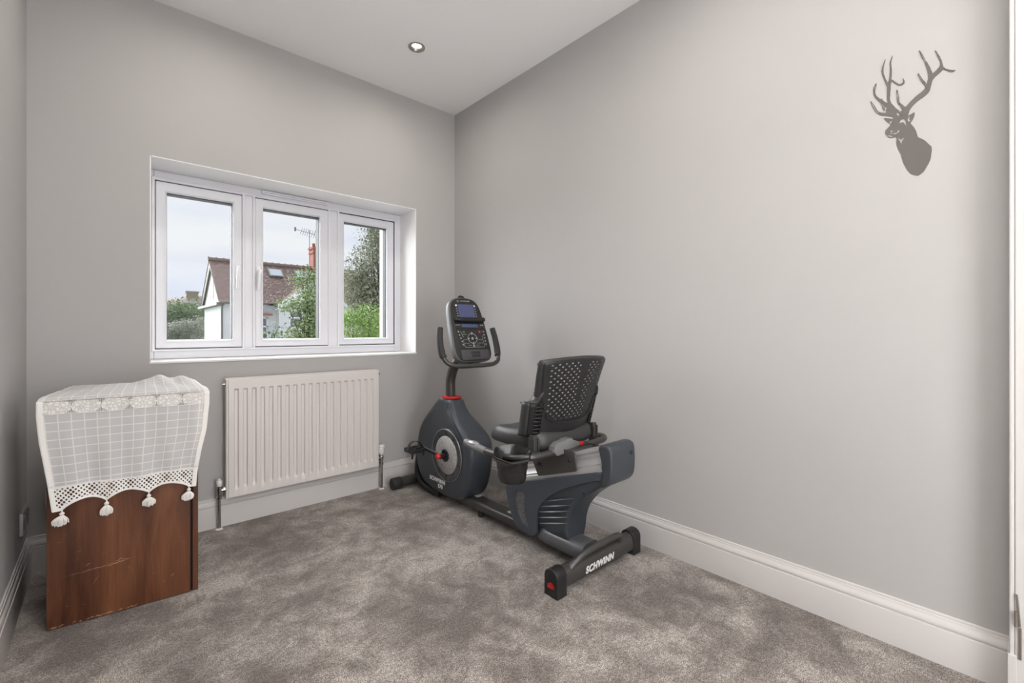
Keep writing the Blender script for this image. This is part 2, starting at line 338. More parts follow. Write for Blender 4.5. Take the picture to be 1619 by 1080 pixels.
# cloth (UV in metres-of-pattern units)
def cloth_mat(name, base, kind):
    m = bpy.data.materials.new(name); m.use_nodes = True; t, b, N, L = nodes(m)
    b.inputs['Base Color'].default_value = (*base, 1); b.inputs['Roughness'].default_value = .9; b.inputs['Specular IOR Level'].default_value = .15
    uv = N('ShaderNodeUVMap'); out = t.nodes['Material Output']
    sep = N('ShaderNodeSeparateXYZ'); L(uv.outputs[0], sep.inputs[0])
    def mth(op, a, bb=None, cc=None):
        q = N('ShaderNodeMath'); q.operation = op
        for i, v in enumerate((a, bb, cc)):
            if v is None: continue
            if isinstance(v, (int, float)): q.inputs[i].default_value = v
            else: L(v, q.inputs[i])
        return q.outputs[0]
    def mixrgb(f, a, bb):
        q = N('ShaderNodeMix'); q.data_type = 'RGBA'; L(f, q.inputs[0]); q.inputs[6].default_value = (*a, 1); q.inputs[7].default_value = (*bb, 1); return q.outputs[2]
    wv = N('ShaderNodeTexNoise'); wv.inputs['Scale'].default_value = 900; wv.inputs['Detail'].default_value = 2; L(uv.outputs[0], wv.inputs['Vector'])
    U, V = sep.outputs[0], sep.outputs[1]
    if kind == 'sheer':                         # fine voile with thicker woven threads in a check
        a = mth('ABSOLUTE', mth('SUBTRACT', mth('FRACT', mth('DIVIDE', U, .0325)), .5)); bb = mth('ABSOLUTE', mth('SUBTRACT', mth('FRACT', mth('DIVIDE', V, .0285)), .5))
        ln = mth('MAXIMUM', mth('LESS_THAN', a, .045), mth('LESS_THAN', bb, .06))
        hem = mth('MAXIMUM', mth('LESS_THAN', U, .016), mth('GREATER_THAN', U, .452))
        f = mth('MAXIMUM', ln, hem)
        L(mixrgb(f, tuple(v*.84 for v in base), (.92, .91, .89)), b.inputs['Base Color'])
        tl = N('ShaderNodeBsdfTranslucent'); tl.inputs['Color'].default_value = (.75, .74, .73, 1)
        tp = N('ShaderNodeBsdfTransparent'); m1 = N('ShaderNodeMixShader'); m1.inputs[0].default_value = .22
        L(b.outputs[0], m1.inputs[1]); L(tl.outputs[0], m1.inputs[2])
        m2 = N('ShaderNodeMixShader'); L(mth('MULTIPLY', mth('SUBTRACT', 1, f), .06), m2.inputs[0]); L(m1.outputs[0], m2.inputs[1]); L(tp.outputs[0], m2.inputs[2]); L(m2.outputs[0], out.inputs[0])
        hgt = mth('ADD', mth('MULTIPLY', f, 1.0), mth('MULTIPLY', wv.outputs[0], .3))
    if kind == 'crochet':                       # diamond net of small and large holes
        p = .0150
        uu = mth('DIVIDE', mth('ADD', U, V), p); vv = mth('DIVIDE', mth('SUBTRACT', U, V), p)
        du = mth('SUBTRACT', mth('FRACT', uu), .5); dv = mth('SUBTRACT', mth('FRACT', vv), .5)
        d = mth('SQRT', mth('ADD', mth('MULTIPLY', du, du), mth('MULTIPLY', dv, dv)))
        # hole size changes from cell to cell in broad diamonds
        big = mth('ABSOLUTE', mth('SUBTRACT', mth('FRACT', mth('DIVIDE', mth('ADD', U, V), p*4)), .5)); big2 = mth('ABSOLUTE', mth('SUBTRACT', mth('FRACT', mth('DIVIDE', mth('SUBTRACT', U, V), p*4)), .5))
        rad = mth('ADD', .26, mth('MULTIPLY', mth('MULTIPLY', big, big2), .8))
        hole = mth('LESS_THAN', d, rad)
        sepb = N('ShaderNodeSeparateXYZ'); u2 = N('ShaderNodeUVMap'); u2.uv_map = 'rim'; L(u2.outputs[0], sepb.inputs[0])
        inner = mth('MULTIPLY', mth('GREATER_THAN', sepb.outputs[1], .10), mth('LESS_THAN', sepb.outputs[1], .90))
        inner = mth('MULTIPLY', inner, mth('MULTIPLY', mth('GREATER_THAN', sepb.outputs[0], .02), mth('LESS_THAN', sepb.outputs[0], .98)))
        hole = mth('MULTIPLY', hole, inner)
        tp = N('ShaderNodeBsdfTransparent'); m2 = N('ShaderNodeMixShader'); L(hole, m2.inputs[0]); L(b.outputs[0], m2.inputs[1]); L(tp.outputs[0], m2.inputs[2]); L(m2.outputs[0], out.inputs[0])
        hgt = mth('ADD', d, mth('MULTIPLY', wv.outputs[0], .5))
    if kind == 'insert':                        # flower insertion lace: oval blooms between netted triangles
        pu = .0755; cu = mth('SUBTRACT', mth('FRACT', mth('DIVIDE', mth('SUBTRACT', U, .006), pu)), .5); cv = mth('SUBTRACT', mth('DIVIDE', V, .046), .5)
        e = mth('SQRT', mth('ADD', mth('MULTIPLY', mth('MULTIPLY', cu, cu), 1.25), mth('MULTIPLY', mth('MULTIPLY', cv, cv), .95)))
        s = .0042; fu = mth('SUBTRACT', mth('FRACT', mth('DIVIDE', U, s)), .5); fv = mth('SUBTRACT', mth('FRACT', mth('DIVIDE', V, s)), .5)
        dot = mth('LESS_THAN', mth('SQRT', mth('ADD', mth('MULTIPLY', fu, fu), mth('MULTIPLY', fv, fv))), .36)
        hole = mth('MULTIPLY', dot, mth('GREATER_THAN', e, .56))
        row = mth('GREATER_THAN', V, .0425); hole = mth('MAXIMUM', hole, mth('MULTIPLY', mth('LESS_THAN', mth('ABSOLUTE', fu), .3), mth('MULTIPLY', row, mth('LESS_THAN', V, .0448))))
        vo = N('ShaderNodeTexVoronoi'); vo.feature = 'DISTANCE_TO_EDGE'; vo.inputs['Scale'].default_value = 95; L(uv.outputs[0], vo.inputs['Vector'])
        rr = ramp(t, [(.02, (.60, .58, .56)), (.22, (.80, .785, .77))]); L(vo.outputs[0], rr.inputs['Fac']); L(rr.outputs[0], b.inputs['Base Color'])
        tp = N('ShaderNodeBsdfTransparent'); m2 = N('ShaderNodeMixShader'); L(hole, m2.inputs[0]); L(b.outputs[0], m2.inputs[1]); L(tp.outputs[0], m2.inputs[2]); L(m2.outputs[0], out.inputs[0])
        hgt = mth('ADD', mth('MULTIPLY', vo.outputs[0], 3), mth('MULTIPLY', mth('SINE', mth('MULTIPLY', e, 60)), .15))
    bp = N('ShaderNodeBump'); bp.inputs['Strength'].default_value = .5; bp.inputs['Distance'].default_value = .0012; L(hgt, bp.inputs['Height']); L(bp.outputs[0], b.inputs['Normal'])
    return m
M['sheer'] = cloth_mat('sheer_check_voile', (.86, .85, .85), 'sheer')
M['crochet'] = cloth_mat('crochet_net', (.88, .86, .83), 'crochet')
M['insert'] = cloth_mat('insertion_lace', (.80, .78, .76), 'insert')
M['cotton'] = mat('white_cotton', (.86, .84, .815), .9, bump=(700, .5, .001), spec=.1)
# outdoors
M['render'] = mat('white_render', (.72, .74, .77), .9, bump=(6, .2, .02), var=(.8, (.64, .66, .69)))
M['ubrick'] = mat('chimney_brick', (.36, .12, .075), .9)
t, b, N, L = nodes(M['ubrick']); br = N('ShaderNodeTexBrick'); c = N('ShaderNodeTexCoord'); br.inputs['Scale'].default_value = 4.5
br.inputs['Color1'].default_value = (.36, .11, .07, 1); br.inputs['Color2'].default_value = (.27, .085, .055, 1); br.inputs['Mortar'].default_value = (.32, .26, .22, 1)
mpb = N('ShaderNodeMapping'); mpb.inputs['Rotation'].default_value = (R(90), 0, 0); L(c.outputs['Object'], mpb.inputs[0]); L(mpb.outputs[0], br.inputs['Vector']); L(br.outputs[0], b.inputs['Base Color'])
M['tile'] = mat('roof_tile', (.15, .085, .07), .85)
t, b, N, L = nodes(M['tile']); br = N('ShaderNodeTexBrick'); c = N('ShaderNodeUVMap')
br.inputs['Scale'].default_value = 1.0; br.inputs['Brick Width'].default_value = .25; br.inputs['Row Height'].default_value = .17; br.inputs['Mortar Size'].default_value = .014; br.inputs['Mortar Smooth'].default_value = .6
br.inputs['Color1'].default_value = (.235, .155, .135, 1); br.inputs['Color2'].default_value = (.165, .108, .096, 1); br.inputs['Mortar'].default_value = (.035, .025, .022, 1)
nn = N('ShaderNodeTexNoise'); nn.inputs['Scale'].default_value = 5.5; nn.inputs['Detail'].default_value = 6; L(c.outputs[0], nn.inputs['Vector'])
rr = ramp(t, [(.57, (0, 0, 0)), (.66, (1, 1, 1))]); L(nn.outputs[0], rr.inputs[0])
x = N('ShaderNodeMix'); x.data_type = 'RGBA'; x.inputs[7].default_value = (.34, .29, .24, 1); L(rr.outputs[0], x.inputs[0]); L(c.outputs[0], br.inputs['Vector']); L(br.outputs[0], x.inputs[6]); L(x.outputs[2], b.inputs['Base Color'])
bp = N('ShaderNodeBump'); bp.inputs['Strength'].default_value = .8; bp.inputs['Distance'].default_value = .03; bp.invert = True; L(br.outputs['Fac'], bp.inputs['Height']); L(bp.outputs[0], b.inputs['Normal'])
M['slate'] = mat('far_roof', (.25, .20, .18), .9)
M['farbrick'] = mat('far_chimney', (.34, .29, .22), .9, bump=(8, .5, .05))
M['soffit'] = mat('gutter_dark', (.14, .13, .13), .6)
M['outpaint'] = mat('white_paint', (.78, .79, .80), .5)
M['skyglass'] = mat('rooflight_glass', (.55, .60, .66), .12, .6)
M['paneglass'] = mat('house_pane', (.16, .19, .21), .1, .3)
M['grass'] = mat('lawn', (.09, .14, .05), .95, var=(2, (.13, .17, .07)))
M['bounce_pale'] = mat('bounce_ground_pale', (.62, .60, .57), .9, var=(1.5, (.5, .49, .47)))
M['bark'] = mat('bark', (.10, .08, .06), .95, bump=(30, .6, .01))
def leafmat(name, a, b2, sc_=1.2):
    m = mat(name, a, .55, var=(sc_, b2), spec=.3); return m
M['leaf_green'] = leafmat('fresh_leaf', (.15, .23, .08), (.28, .36, .16))
M['leaf_big'] = leafmat('grey_green_leaf', (.18, .20, .13), (.38, .40, .29))
M['leaf_bush'] = leafmat('lime_leaf', (.20, .33, .07), (.32, .45, .14))
M['leaf_far'] = leafmat('far_leaf', (.13, .20, .10), (.24, .32, .18), .6)
M['leaf_dull'] = leafmat('dull_leaf', (.22, .25, .20), (.38, .38, .33), .8)
M['leaf_dark'] = leafmat('dark_leaf', (.06, .10, .045), (.14, .20, .09))

# ================================================================== the room
def struct(mb, name, m, smooth=False, **k):
    o = mb.build(name, m, smooth=smooth, **k); o['kind'] = 'structure'; return o
WX0, WX1, WZ0, WZ1 = .1446, 1.559, .847, 1.829      # window recess in the plaster
b = MB(); b.box(XL-.3, YB-.3, -.12, XC+.3, YC+.3, 0); struct(b, 'floor', M['carpet'])
b = MB(); b.box(XL-.3, YB-.3, H, XC+.3, YC+.3, H+.15); ceil_ = struct(b, 'ceiling', M['ceiling'])
for x, y in DOWNLIGHTS:
    q = MB(); q.lathe([(.036, H-.01), (.036, H+.07)], (x, y, 0)); cut(ceil_, q)
b = MB(); YW = YC+.30
def with_hole(b, x0, x1, y0, y1, hx0, hx1, hz0, hz1):
    b.box(x0, y0, -.1, hx0, y1, H+.1); b.box(hx1, y0, -.1, x1, y1, H+.1); b.box(hx0, y0, -.1, hx1, y1, hz0); b.box(hx0, y0, hz1, hx1, y1, H+.1)
with_hole(b, XL-.3, XC+.3, YC, YC+.27, WX0, WX1, WZ0, WZ1)
struct(b, 'wall_window', M['wall'], fix=False)
b = MB(); with_hole(b, XL-.3, XC+.3, YC+.27, YC+.36, .19, 1.468, .90, 1.80); struct(b, 'wall_outer_leaf', M['outpaint'], fix=False)
b = MB(); b.box(XC, YB-.3, -.1, XC+.3, YC+.0, H+.1); struct(b, 'wall_right', M['wall'])
b = MB(); b.box(XL-.3, YB-.3, -.1, XL, YC, H+.1); struct(b, 'wall_left', M['wall'])
# wall behind the camera with the open doorway to the landing
b = MB(); b.box(XL, YB-.12, -.1, .30, YB, H+.1); b.box(1.25, YB-.12, -.1, XC, YB, H+.1); b.box(.30, YB-.12, 2.05, 1.25, YB, H+.1); struct(b, 'wall_rear', M['wall'], fix=False)

# skirting with ogee moulding, run along each wall and mitred
PROF = [(0, 0), (.018, 0), (.018, .103), (.0172, .106), (.013, .1075), (.0125, .1095), (.0155, .111), (.0165, .116), (.0150, .122), (.0110, .129), (.0085, .134), (.0080, .1375), (.0055, .1385), (.0052, .1405), (.006, .1435), (.004, .147), (0, .1475)]
def skirting(name, p0, p1, nrm, m0=0, m1=0, label=None):
    """p0..p1 along the wall; m0/m1: mitre direction at each end (+1 = inside corner)"""
    d = (Vector(p1)-Vector(p0)).normalized(); vs = []
    for e, (p, m_) in enumerate(((p0, m0), (p1, m1))):
        for a, z in PROF:
            sh = a*m_*(1 if e == 0 else -1)
            vs.append((p[0]+nrm[0]*a+d.x*sh, p[1]+nrm[1]*a+d.y*sh, z))
    n = len(PROF); b = MB(); b.add(vs, [(k, (k+1) % n, n+(k+1) % n, n+k) for k in range(n)]+[tuple(range(n)), tuple(range(2*n-1, n-1, -1))])
    o = b.build(name, M['gloss'], smooth=50); o['kind'] = 'structure'; return o
skirting('baseboard_window', (XL, YC), (XC, YC), (0, -1), 1, 1)
skirting('baseboard_right', (XC, YC), (XC, .003), (-1, 0), 1, 0)
skirting('baseboard_left', (XL, YB), (XL, YC), (1, 0), 1, 1)
skirting('baseboard_rear', (XL, YB), (.24, YB), (0, 1), 1, 0)

# door lining and architrave at the right-hand edge of the picture, with its low hinge
d = empty('door_1', (1.80, -.01, 0)); d['kind'] = 'structure'
b = MB(); b.box(1.80, -.13, 0, XC-.001, .0, 2.10); b.build('door_lining', M['gloss'], d, smooth=0, bevel=.003)
b = MB(); b.box(1.801, .0, 0, XC-.001, .010, 2.10); b.build('architrave', M['gloss'], d, smooth=0, bevel=.003)
b = MB(); b.box(1.797, -.004, 0, XC-.001, .013, .135); b.build('plinth_block', M['gloss'], d, smooth=0, bevel=.002)
b = MB(); b.add([(1.7965, -.0015, .300), (1.7965, -.0060, .300), (1.7965, -.0115, .215), (1.7965, -.0065, .215), (1.7999, -.0015, .300), (1.7999, -.0060, .300), (1.7999, -.0115, .215), (1.7999, -.0065, .215)], [(0, 1, 2, 3), (7, 6, 5, 4), (0, 4, 5, 1), (1, 5, 6, 2), (2, 6, 7, 3), (3, 7, 4, 0)]); b.box(1.7965, -.0125, .128, 1.7999, -.0068, .213)
h = b.build('hinge', M['nickel'], d, smooth=0, bevel=.0008, label='brushed nickel hinge low on the door lining')
b = MB(); b.tube([(1.794, -.002, .214), (1.794, -.002, .255)], .0035, 12, 1); b.build('hinge_pin', M['nickel'], h)

# ------------------------------------------------------------------ window
W = empty('window_1', (.85, YC+.2, WZ0), 'white three-light casement window set in the white recess above the radiator', None, None, 'structure')
YF = 2.935; YFB = 2.998
# plaster reveal (thin lining of the recess) and sill board
b = MB(); T = .004
b.box(WX0, YC, WZ0, WX0+T, YF+.02, WZ1); b.box(WX1-T, YC, WZ0, WX1, YF+.02, WZ1); b.box(WX0, YC, WZ1-T, WX1, YF+.02, WZ1)
b.build('reveal', M['reveal'], W, smooth=0, fix=False)
b = MB(); b.box(WX0-.002, YC-.004, WZ0-.004, WX1+.002, YF+.03, WZ0+.007); b.build('sill_board', M['reveal'], W, smooth=0, bevel=.002)
z0, z1 = .855, 1.825
def member(b, x0, x1, za, zb, yf, yb): b.box(x0, yf, za, x1, yb, zb)
b = MB()
member(b, WX0, .172, z0, z1, YF, YFB); member(b, 1.513, WX1, z0, z1, YF, YFB)
member(b, .172, 1.513, 1.778, z1, YF, YFB); member(b, .172, 1.513, z0, .903, YF, YFB)
for xa, xb in ((.572, .626), (1.053, 1.109)): member(b, xa, xb, .903, 1.778, YF+.001, YFB)
b.build('frame', M['upvc'], W, smooth=0, bevel=.004, fix=False)
b = MB()      # inner bead round the frame, splayed step
for za, zb, xa, xb in ((1.774, 1.790, .162, 1.523), (.893, .905, .162, 1.523)): b.box(xa, YF-.008, za, xb, YF+.002, zb)
for xa, xb in ((.162, .176), (.566, .580), (.618, .632), (1.046, 1.060), (1.104, 1.117), (1.509, 1.523)): b.box(xa, YF-.0079, .8935, xb, YF+.0019, 1.7895)
b.build('frame_bead', M['upvc'], W, smooth=0, bevel=.003, fix=False)
def sash(x0, x1, gx0, gx1, hand=None):
    s0, s1, g0, g1 = .909, 1.771, .952, 1.720
    b = MB(); y0 = YF-.004 if hand is not None else YF+.004
    cs_ = [(x0, s0), (x1, s0), (x1, s1), (x0, s1), (gx0, g0), (gx1, g0), (gx1, g1), (gx0, g1)]
    b.add([(x, y0, z) for x, z in cs_]+[(x, YFB-.005, z) for x, z in cs_], [f for k in range(4) for f in ((k, (k+1) % 4, 4+(k+1) % 4, 4+k), (8+k, 12+k, 12+(k+1) % 4, 8+(k+1) % 4), (k, 8+k, 8+(k+1) % 4, (k+1) % 4), (4+k, 4+(k+1) % 4, 12+(k+1) % 4, 12+k))])
    o = b.build('sash', M['upvc'], W, smooth=0, bevel=.006)
    b = MB(); e = .010; yb = y0+.004                  # glazing bead, sloping to the pane
    ring0 = [(gx0-e, g0-e), (gx1+e, g0-e), (gx1+e, g1+e), (gx0-e, g1+e)]; ring1 = [(gx0+.002, g0+.002), (gx1-.002, g0+.002), (gx1-.002, g1-.002), (gx0+.002, g1-.002)]
    vs = [(x, y0-.003, z) for x, z in ring0]+[(x, y0-.003, z) for x, z in [(a+(e*.4 if i in (0, 3) else -e*.4), c+(e*.4 if i < 2 else -e*.4)) for i, (a, c) in enumerate(ring0)]]+[(x, y0+.016, z) for x, z in ring1]
    b.add(vs, [(k, (k+1) % 4, 4+(k+1) % 4, 4+k) for k in range(4)]+[(4+k, 4+(k+1) % 4, 8+(k+1) % 4, 8+k) for k in range(4)])
    b.build('glazing_bead', M['upvc'], o, smooth=0)
    b = MB(); g_ = .0025
    b.box(gx0, y0+.015, g0, gx0+g_, y0+.024, g1); b.box(gx1-g_*1.6, y0+.015, g0, gx1+.001, YFB+.001, g1); b.box(gx0, y0+.015, g0, gx1, y0+.024, g0+g_*.4); b.box(gx0, y0+.015, g1-g_*2, gx1, YFB+.001, g1+.001)
    b.build('gasket', M['rubber'], o, smooth=0, fix=False)
    b = MB(); b.box(gx0-.004, y0+.020, g0-.004, gx1+.004, y0+.024, g1+.004); b.build('pane', M['glass'], o, smooth=0)
    # dark strips standing in for the shade in the gap round the sash
    b = MB(); 
    for q in ((x0-.004, s0-.004, x0, s1+.004), (x1, s0-.004, x1+.004, s1+.004), (x0, s0-.004, x1, s0), (x0, s1, x1, s1+.004)): b.box(q[0], YF+.006, q[1], q[2], YF+.010, q[3])
    b.build('sash_gap_shade', M['rubber'], o, smooth=0, fix=False)
    if hand:
        hx = hand; yy = y0-.004
        hd = MB(); hd.slab(rrect(hx-.013, 1.285, hx+.013, 1.375, .012), yy-.008, yy+.004, .004, 3, 'y'); ho = hd.build('handle', M['handle'], o, label='white espagnolette window handle')
        hd = MB(); sg = 1 if hx < .6 else 1
        hd.tube([(hx, yy, 1.345), (hx, yy-.03, 1.345), (hx-.004, yy-.042, 1.330), (hx-.008, yy-.044, 1.29), (hx-.010, yy-.042, 1.235)], [.010, .010, .0105, .009, .0075], 12, 4); hd.build('lever', M['handle'], ho)
        hd = MB(); hd.lathe([(.006, yy-.014), (.006, yy-.007)], (hx+.002, 0, 1.318), 'y', 14); hd.build('lock_button', M['nickel'], ho)
    return o
sash(.178, .566, .224, .521, .545); sash(.632, 1.048, .674, .996, .648); sash(1.115, 1.508, 1.153, 1.455)
b = MB(); b.slab(rrect(.665, 1.800, 1.042, 1.822, .006), YF-.014, YF+.002, .003, 2, 'y'); v = b.build('trickle_vent', M['upvc'], W)
b = MB(); b.box(.675, YF-.0145, 1.8085, 1.032, YF-.0135, 1.8095); b.build('vent_slot', M['rubber'], v, smooth=0)

# ------------------------------------------------------------------ radiator
RX0, RX1, RZ0, RZ1 = .448, 1.250, .152, .752; RY = 2.648
rad = empty('radiator', (.849, 2.69, RZ0), 'white single-panel steel radiator under the window with chrome pipe valves', 'radiator')
nf = 19; pitch = (RX1-RX0-.036)/nf; rows = []; zs = [RZ0, RZ0+.004, RZ0+.040, RZ0+.046, RZ0+.056, RZ0+.060]; zs = zs+[RZ0+.06+(RZ1-RZ0-.12)*k/12 for k in range(1, 12)]+[RZ1-.060, RZ1-.055, RZ1-.047, RZ1-.042, RZ1-.004, RZ1]
def smst(a, b_, x): x = max(0, min(1, (x-a)/(b_-a))); return x*x*(3-2*x)
xs = [RX0, RX0+.004]; 
for k in range(nf):
    c0 = RX0+.018+pitch*(k+.5)
    for dx in (-.5, -.30, -.26, -.20, -.14, 0, .14, .20, .26, .30): xs.append(c0+dx*pitch)
xs += [RX1-.018, RX1-.004, RX1]
for z in zs:
    row = []
    for x in xs:
        q = (x-RX0-.018)/pitch; q = abs(q-math.floor(q)-.5) if 0 <= q <= nf else .5
        dep = .0095*(1-smst(.14, .27, q))*smst(RZ0+.040, RZ0+.058, z)*(1-smst(RZ1-.056, RZ1-.046, z))
        ed = max(0, .004-min(x-RX0, RX1-x, z-RZ0, RZ1-z))
        row.append((x, RY+dep+ed, z))
    rows.append(row)
b = MB(); b.grid(rows); b.build('panel', M['rad'], rad, smooth=40, fix=False)
b = MB(); b.box(RX0+.002, RY+.0105, RZ0+.002, RX1-.002, RY+.016, RZ1-.002); b.build('water_channel_sheet', M['rad'], rad, smooth=0)
b = MB()
for k in range(26): b.box(RX0+.03+k*.029, RY+.016, RZ0+.05, RX0+.032+k*.029, RY+.036, RZ1-.03)
b.build('convector_fins', M['rad'], rad, smooth=0, fix=False)
for xa, xb in ((RX0-.008, RX0+.001), (RX1-.001, RX1+.008)):
    b = MB(); b.box(xa, RY+.002, RZ0, xb, RY+.045, RZ1); b.build('side_cover', M['rad'], rad, smooth=0, bevel=.003)
b = MB(); b.box(RX0-.006, RY+.002, RZ1-.002, RX1+.006, RY+.010, RZ1+.007); b.box(RX0-.006, RY+.038, RZ1-.002, RX1+.006, RY+.046, RZ1+.007)
for k in range(40): b.box(RX0+k*.0205, RY+.008, RZ1, RX0+.004+k*.0205, RY+.040, RZ1+.004)
b.build('top_grille', M['rad'], rad, smooth=0, bevel=.001, fix=False)
for x in (RX0+.12, RX1-.12):
    b = MB(); b.box(x-.012, RY+.036, RZ0+.03, x+.012, YC-.0005, RZ1-.05); b.build('wall_bracket', M['rad'], rad, smooth=0)
for x, s in ((RX0-.004, -1), (RX1+.004, 1)):
    b = MB(); b.lathe([(.007, 0), (.007, .012), (.0045, .013), (.0045, .018)], (0, 0, 0), 'x', 16)
    b.v = [(x+s*p[0], RY+.022+p[1], RZ1-.022+p[2]) for p in b.v]; b.build('bleed_plug', M['chrome'], rad)
# valves
def valve(px, s, cap):
    zc = RZ0+.045; y = RY+.022
    b = MB(); b.tube([(px, y, .0), (px, y, zc-.03)], .0078, 16, 1); pipe = b.build('pipe', M['chrome'], rad, label='chrome pipe rising from the carpet')
    b = MB(); b.lathe([(.016, 0), (.017, .003), (.009, .008)], (px, y, 0.001), 'z', 20); b.build('pipe_collar', M['capwhite'], pipe)
    b = MB(); b.lathe([(.0105, zc-.045), (.0125, zc-.043), (.0125, zc-.028), (.0095, zc-.026), (.0095, zc-.010), (.013, zc-.008), (.013, zc+.012), (.010, zc+.016), (.010, zc+.026)], (px, y, 0), 'z', 8)
    b.tube([(px, y, zc), (px-s*.016, y, zc), (px-s*.030, y, zc)], .009, 12, 1); b.lathe([(.012, 0), (.013, .001), (.013, .014), (.012, .015)], (0, 0, 0), 'x', 6)
    n = 24; b.v[-n:] = [(px-s*(.017+p[0]), y+p[1], zc+p[2]) for p in b.v[-n:]]
    vb = b.build('valve_body', M['chrome'], rad, smooth=30, label='chrome radiator valve')
    b = MB()
    if cap == 'lock': b.lathe([(.0125, zc+.022), (.0135, zc+.024), (.0135, zc+.046), (.012, zc+.050), (.006, zc+.052), (.005, zc+.058)], (px, y, 0), 'z', 24); b.build('valve_cap', M['capwhite'], vb, label='white lockshield cap')
    else: b.lathe([(.0145, zc+.024), (.0155, zc+.027), (.0155, zc+.034), (.0185, zc+.036), (.0185, zc+.044), (.0175, zc+.046), (.0185, zc+.048), (.0185, zc+.066), (.0175, zc+.068), (.0185, zc+.070), (.0185, zc+.082), (.016, zc+.086)], (px, y, 0), 'z', 28); b.build('thermostatic_head', M['capwhite'], vb, label='white thermostatic head')
valve(RX0-.034, -1, 'lock'); valve(RX1+.034, 1, 'trv')

# ------------------------------------------------------------------ sockets
def socket(name, label, xf, wd, hg, ports):
    s = empty(name, xf @ Vector((0, 0, 0)), label, 'socket', 'metal wall sockets')
    b = MB(); b.slab(rrect(-wd/2, -hg/2, wd/2, hg/2, .004), 0, .011, .002, 3, 'z'); b.build('faceplate', M['socket'], s, xf=xf)
    for px in ports:
        b = MB(); b.slab(rrect(px-.019, -.026, px+.019, .014, .002), .0112, .0126, .0006, 2, 'z'); b.build('socket_insert', M['plug_black'], s, xf=xf)
        b = MB(); b.slab(rrect(px-.008, .018, px+.008, .034, .002), .0112, .0155, .0008, 2, 'z'); b.build('rocker_switch', M['plug_black'], s, xf=xf)
socket('wall_socket', 'brushed metal double power socket on the left wall beside the wooden cabinet', frame((XL, 2.585, .262), (0, 1, 0), (0, 0, 1)), .146, .086, (-.04, .04))
socket('wall_socket', 'metal power socket on the window wall, mostly hidden behind the wooden cabinet', frame((-.158, YC, .285), (1, 0, 0), (0, 0, 1)), .086, .086, (0,))

# ------------------------------------------------------------------ downlights
for i, (x, y) in enumerate(DOWNLIGHTS):
    lab = ['round chrome recessed downlight in the ceiling near the corner of the room', 'round chrome recessed downlight in the ceiling above the window and lace-covered cabinet', 'round chrome recessed downlight in the ceiling above the seat of the exercise bike', 'round chrome recessed downlight in the ceiling above the left of the carpet'][i]
    dl = empty('downlight', (x, y, H), lab, 'light', 'recessed ceiling downlights')
    b = MB(); b.lathe([(.0455, H), (.0450, H-.004), (.040, H-.0055), (.034, H-.003), (.032, H+.003), (.0315, H+.03), (.035, H+.03), (.035, H+.0)], (x, y, 0), 'z', 40, cap=False); b.build('bezel', M['nickel'], dl, smooth=50, fix=True)
    b = MB(); b.lathe([(.0310, H+.002), (.0295, H-.0005), (.0265, H+.004), (.0245, H+.012)], (x, y, 0), 'z', 40, cap=False); b.build('tilt_ring', M['nickel'], dl, smooth=50)
    b = MB(); b.lathe([(.0005, H+.008), (.012, H+.0085), (.0245, H+.011), (.0245, H+.02)], (x, y, 0), 'z', 32); b.build('lamp', M['bulb'], dl, smooth=50)
    l = light('downlight_beam', 'AREA', (x, y, H-.009), DL_POWER, (1, .93, .85), shape='DISK', size=.05)
    l.data.spread = R(170); l.parent = dl; l.location = (0, 0, -.009)

